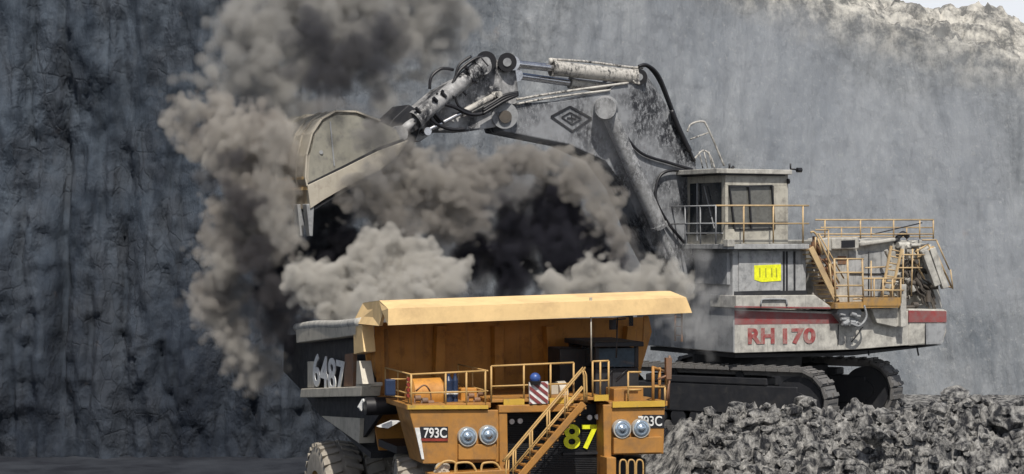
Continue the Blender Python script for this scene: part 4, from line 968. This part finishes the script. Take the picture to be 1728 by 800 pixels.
for q in ((519, 300), (521, 318)):
    a = ey(*q, BY); j3.bar(a + Vector((.03, 0, 0)), a + o_ + Vector((.03, 0, 0)), .06, .09)
j3.build_each("lip_rib", M_canopy, bucket, per=1)
th_ = MB()
for k in range(6):
    yy = BY - .15 - k * (2 * BY - .3) / 5; a = ey(522, 350, BY); a = Vector((a.x, yy, a.z)); th_.hexa([a + Vector((-.12, -.13, -.85)), a + Vector((-.02, -.13, -.85)), a + Vector((-.02, .13, -.85)), a + Vector((-.12, .13, -.85)), a + Vector((-.15, -.17, .1)), a + Vector((.1, -.17, .1)), a + Vector((.1, .17, .1)), a + Vector((-.15, .17, .1))])
th_.build_each("tooth", M_grey, bucket, .02, per=1)
jf = MB(); a = ey(524, 352, BY); b = ey(672, 262, BY); thick_quad(jf, a, b, b + o_, a + o_, .1); jf.build("jaw_floor", M_dark, bucket)


# ------------------------------------------------------------------ dust clouds (closed hulls filled with scattering air)
def hull_mesh(me, pts, grow):          # rounded convex hull round the cloud
    bm = bmesh.new(); cen = sum(pts, Vector()) / len(pts)
    ico = bmesh.new(); bmesh.ops.create_icosphere(ico, subdivisions=2, radius=1); dirs = [v.co.copy() for v in ico.verts]; ico.free()
    for d in dirs: p = max(pts, key=lambda q: q.dot(d)); bm.verts.new(p + d * grow)
    r = bmesh.ops.convex_hull(bm, input=bm.verts); bmesh.ops.delete(bm, geom=[g_ for g_ in r["geom_interior"] if isinstance(g_, bmesh.types.BMVert)], context='VERTS')
    vs = [v.co.copy() for v in bm.verts]; bm.verts.index_update(); fs = [tuple(v.index for v in f.verts) for f in bm.faces]; bm.free()
    return vs, fs
def dust(label, puffs, col, dens, seed=0, soft=.12, amp=1.0, rad=.2, rho=420, res=128, aniso=-.25, depth=.85, col2=None):
    rnd = random.Random(seed); N = noise.noise; NV = noise.noise_vector
    S = []
    for (px, py, rp, Y) in puffs:
        c = Vector(((px - 864) * Y / FPX, Y, CAM_H - (py - 400) * Y / FPX)); r = rp * Y / FPX; S.append((c, r))
        for k in range(int(4 + rp / 8)):          # smaller lobes bulging out of each puff
            d = Vector((rnd.gauss(0, 1), rnd.gauss(0, .8) - .3, rnd.gauss(0, 1))).normalized(); S.append((c + Vector((d.x * r, d.y * r * depth, d.z * r)) * rnd.uniform(.75, .95), r * rnd.uniform(.25, .45)))
    off = Vector((seed * 11.3, seed * 5.1, seed * 2.7)); pts = []
    lo = [min(c[i] - r - .5 for c, r in S) for i in range(3)]; hi = [max(c[i] + r + .5 for c, r in S) for i in range(3)]
    vol = (hi[0] - lo[0]) * (hi[1] - lo[1]) * (hi[2] - lo[2]); n_try = int(vol * rho)
    for _ in range(n_try):
        p = Vector((rnd.uniform(lo[0], hi[0]), rnd.uniform(lo[1], hi[1]), rnd.uniform(lo[2], hi[2])))
        w_ = p + NV((p + off) * .55) * .55 * amp
        d = -9
        for c, r in S:
            x = w_.x - c.x
            if abs(x) > r + .9: continue
            z = w_.z - c.z
            if abs(z) > r + .9: continue
            y = (w_.y - c.y) / depth; e = r - math.sqrt(x * x + y * y + z * z)
            if e > d: d = e
        if d < -.85 * amp: continue
        if d < 1.2:
            q = p + off
            d += ((.28 - abs(N(q * .8))) * 1.1 + (.26 - abs(N(q * 1.8))) * .65 + (.24 - abs(N(q * 3.9))) * .38 + (.24 - abs(N(q * 8))) * .16) * amp
        d += .22
        if d > 0 and rnd.random() < d / soft: pts.append(p)
    me = bpy.data.meshes.new("dust"); vs, fs = hull_mesh(me, pts, .35)
    me.from_pydata(vs + pts, [], fs); o = bpy.data.objects.new("dust", me); COL.objects.link(o)
    m = bpy.data.materials.new("dust"); m.use_nodes = True; n = m.node_tree.nodes; l = m.node_tree.links
    n.remove(n["Principled BSDF"]); out = n["Material Output"]
    pd = n.new("ShaderNodeTexPointDensity"); pd.point_source = 'OBJECT'; pd.object = o; pd.radius = rad; pd.resolution = res; pd.space = 'OBJECT'; pd.interpolation = 'Linear'
    tc = n.new("ShaderNodeTexCoord"); l.new(tc.outputs["Object"], pd.inputs[0])
    full = rho * 4.19 * rad ** 3 * .35
    mr = n.new("ShaderNodeMapRange"); mr.inputs[1].default_value = .5; mr.inputs[2].default_value = .5 + full * .3; mr.inputs[4].default_value = dens; l.new(pd.outputs["Density"], mr.inputs[0])
    v = n.new("ShaderNodeVolumePrincipled"); v.inputs["Anisotropy"].default_value = aniso; l.new(mr.outputs[0], v.inputs["Density"])
    if col2: l.new(mix(n, l, noise_fac(n, l, tc.outputs["Object"], .45, 4, .4, .62), col, col2), v.inputs["Color"])
    else: v.inputs["Color"].default_value = (*col, 1)
    l.new(v.outputs[0], out.inputs["Volume"]); me.materials.append(m)
    return tag(o, label, "dust cloud", kind="stuff")
def veil(label, puffs, col, dens):     # even, very thin dust filling a smooth hull
    m = bpy.data.materials.new("thin_dust"); m.use_nodes = True; n = m.node_tree.nodes; n.remove(n["Principled BSDF"])
    v = n.new("ShaderNodeVolumePrincipled"); v.inputs["Color"].default_value = (*col, 1); v.inputs["Density"].default_value = dens; m.node_tree.links.new(v.outputs[0], n["Material Output"].inputs["Volume"])
    mb = bmesh.new()
    for (px, py, rp, Y) in puffs:
        r = rp * Y / FPX; bmesh.ops.create_icosphere(mb, subdivisions=3, radius=1, matrix=Matrix.Translation(((px - 864) * Y / FPX, Y, CAM_H - (py - 400) * Y / FPX)) @ Matrix.Diagonal((r, r * .5, r, 1)))
    me = bpy.data.meshes.new("dust"); mb.to_mesh(me); mb.free(); o = bpy.data.objects.new("dust", me); COL.objects.link(o)
    rm = o.modifiers.new("r", 'REMESH'); rm.mode = 'VOXEL'; rm.voxel_size = .5; sm = o.modifiers.new("s", 'SMOOTH'); sm.iterations = 12; sm.factor = .8
    dg = bpy.context.evaluated_depsgraph_get(); me2 = bpy.data.meshes.new_from_object(o.evaluated_get(dg)); o.modifiers.clear(); o.data = me2; bpy.data.meshes.remove(me)
    me2.materials.append(m); me2.name = "dust"; return tag(o, label, "dust cloud", kind="stuff")
BR, GR = (.53, .505, .465), (.45, .44, .42)
dust("tall pale brown dust column boiling down left of the raised bucket",
     [(425, 235, 66, 60), (365, 215, 50, 61), (310, 195, 24, 61), (405, 320, 60, 60), (385, 420, 48, 60), (362, 505, 44, 60.5), (392, 580, 36, 60.5), (430, 630, 26, 60.5), (470, 260, 38, 60.5), (450, 350, 40, 60), (465, 400, 34, 60), (335, 250, 24, 61)], BR, 3.2, seed=1, soft=.7, res=160, col2=(.36, .33, .30))
dust("dark dust puffs standing in for shaded recesses of the brown dust column beside the bucket",
     [(415, 335, 22, 58.4), (440, 440, 30, 58.6), (470, 500, 28, 59), (475, 570, 22, 59.3), (400, 270, 14, 58.6)], (.10, .095, .10), 2.6, seed=31, soft=.6, rho=600)  # puffs added so their dark colour gives the column its self-shadow
dust("streaky brown dust pouring off the back of the raised bucket shell",
     [(470, 220, 20, 58), (458, 262, 22, 58), (452, 310, 22, 58), (466, 360, 20, 58), (490, 395, 16, 58)], BR, 1.0, seed=21, soft=.5, rho=600)
dust("big smoky grey dust plume rising above the bucket to the top edge",
     [(430, 60, 75, 63), (375, 135, 50, 62.5), (500, -10, 80, 64), (620, 0, 75, 65), (690, 50, 65, 66), (640, 150, 40, 66), (470, 150, 50, 63), (715, 120, 36, 66.5), (560, 60, 80, 65), (765, 40, 46, 67), (735, -10, 60, 66), (360, 70, 40, 63), (650, 170, 34, 66)], GR, 2.4, seed=2, soft=1.2, rad=.3, rho=140, res=150)
dust("dark charcoal heart of the dust plume above the bucket",
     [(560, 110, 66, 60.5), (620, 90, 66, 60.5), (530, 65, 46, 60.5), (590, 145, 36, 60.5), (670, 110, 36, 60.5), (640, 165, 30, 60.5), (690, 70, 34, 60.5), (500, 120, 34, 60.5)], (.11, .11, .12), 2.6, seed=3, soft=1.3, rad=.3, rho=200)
dust("pale cauliflower dust puff boiling out of the dump body beside the side number",
     [(550, 470, 42, 57.5), (620, 455, 46, 57.5), (690, 455, 42, 57.5), (750, 480, 36, 57.5), (600, 520, 50, 57), (680, 510, 50, 57), (515, 480, 22, 58), (775, 455, 18, 58.5), (650, 425, 22, 58), (740, 440, 20, 58)], (.58, .56, .52), 4.4, seed=4, soft=.4, rad=.17, rho=700, res=160)
dust("low pale dust puff spilling over the dump body near the excavator",
     [(925, 492, 26, 58), (975, 487, 28, 58), (1035, 484, 28, 58), (1085, 477, 28, 58), (1120, 482, 22, 58), (1150, 500, 18, 58.5)], (.58, .56, .52), 3.8, seed=5, soft=.35, rad=.17, rho=700)
dust("grey brown dust billows hanging between bucket and boom",
     [(650, 350, 44, 60), (700, 310, 46, 60), (760, 330, 50, 60), (640, 400, 28, 60), (740, 390, 40, 60), (800, 275, 40, 61), (860, 265, 36, 61.5), (920, 275, 34, 61.5), (980, 305, 34, 61.5), (1020, 350, 30, 61.5), (1035, 405, 28, 61), (610, 320, 26, 60), (680, 265, 26, 60.5)], (.44, .415, .38), 3.0, seed=6, soft=.6, rho=350, res=170, col2=(.30, .28, .26))
dust("black dust for the falling coal and the shade under the bucket",
     [(560, 370, 36, 62), (570, 420, 46, 63), (500, 470, 38, 62), (488, 540, 30, 60.5), (484, 600, 20, 60.5), (540, 450, 40, 62), (620, 430, 36, 63), (450, 480, 26, 61)], (.045, .045, .055), 4.5, seed=7, soft=.8, rad=.25, rho=240)  # black colour covers real falling coal and painted shade together
dust("dim grey smoky dust filling the space between bucket, boom and dump body",
     [(560, 330, 60, 64), (660, 300, 70, 65), (760, 330, 80, 65), (860, 320, 70, 65.5), (950, 330, 70, 65.5), (1020, 400, 60, 64.5), (1060, 440, 44, 64), (820, 430, 70, 65), (680, 420, 60, 65), (480, 300, 50, 63), (480, 430, 46, 62.5), (420, 180, 50, 64), (350, 300, 34, 63), (345, 400, 30, 63), (340, 520, 24, 63), (400, 500, 46, 63), (420, 600, 34, 62.5), (520, 190, 50, 64), (620, 220, 46, 64)], (.28, .27, .265), 1.6, seed=35, soft=1.6, rad=.34, rho=110, res=160)
dust("black dust standing in for the shaded hollow behind the dump body under the boom",
     [(860, 380, 50, 62.5), (930, 360, 56, 62.5), (1000, 400, 42, 62.5), (860, 450, 50, 62.5), (960, 450, 55, 62.5), (900, 320, 36, 62.5), (1020, 440, 34, 62.5), (800, 440, 36, 62.5), (930, 420, 50, 62)], (.045, .045, .058), 4.5, seed=8, soft=.9, rad=.25, rho=240, res=150)  # shade of the hollow is put into the black dust colour
veil("thin bluish veil of dust drifting in front of the rock face behind the excavator",
     [(1250, 160, 120, 84), (1400, 250, 150, 85), (1150, 60, 110, 84), (1500, 380, 130, 85), (1600, 250, 120, 85), (1650, 420, 130, 85), (1330, 90, 100, 85), (1000, 80, 90, 83)], (.80, .83, .88), .085)
dust("dim dust curling round the bucket linkage and the right half of the bucket",
     [(650, 230, 26, 59.5), (620, 215, 22, 59), (690, 270, 22, 60), (640, 285, 22, 59), (600, 330, 16, 59)], (.30, .29, .28), 2.6, seed=33, soft=.8, rho=500)
veil("very thin grey dust hanging in front of the boom over the dump body", [(900, 230, 60, 63), (1000, 220, 70, 63), (1080, 300, 60, 63), (1110, 400, 50, 63)], (.7, .7, .72), .09)
dust("faint dust drifting over the side of the excavator beside the truck canopy",
     [(1190, 500, 40, 64), (1210, 560, 36, 64), (1150, 560, 32, 62), (1175, 440, 26, 64), (1120, 430, 24, 63)], (.6, .6, .6), .55, seed=13, soft=1.0, rad=.25, rho=240)
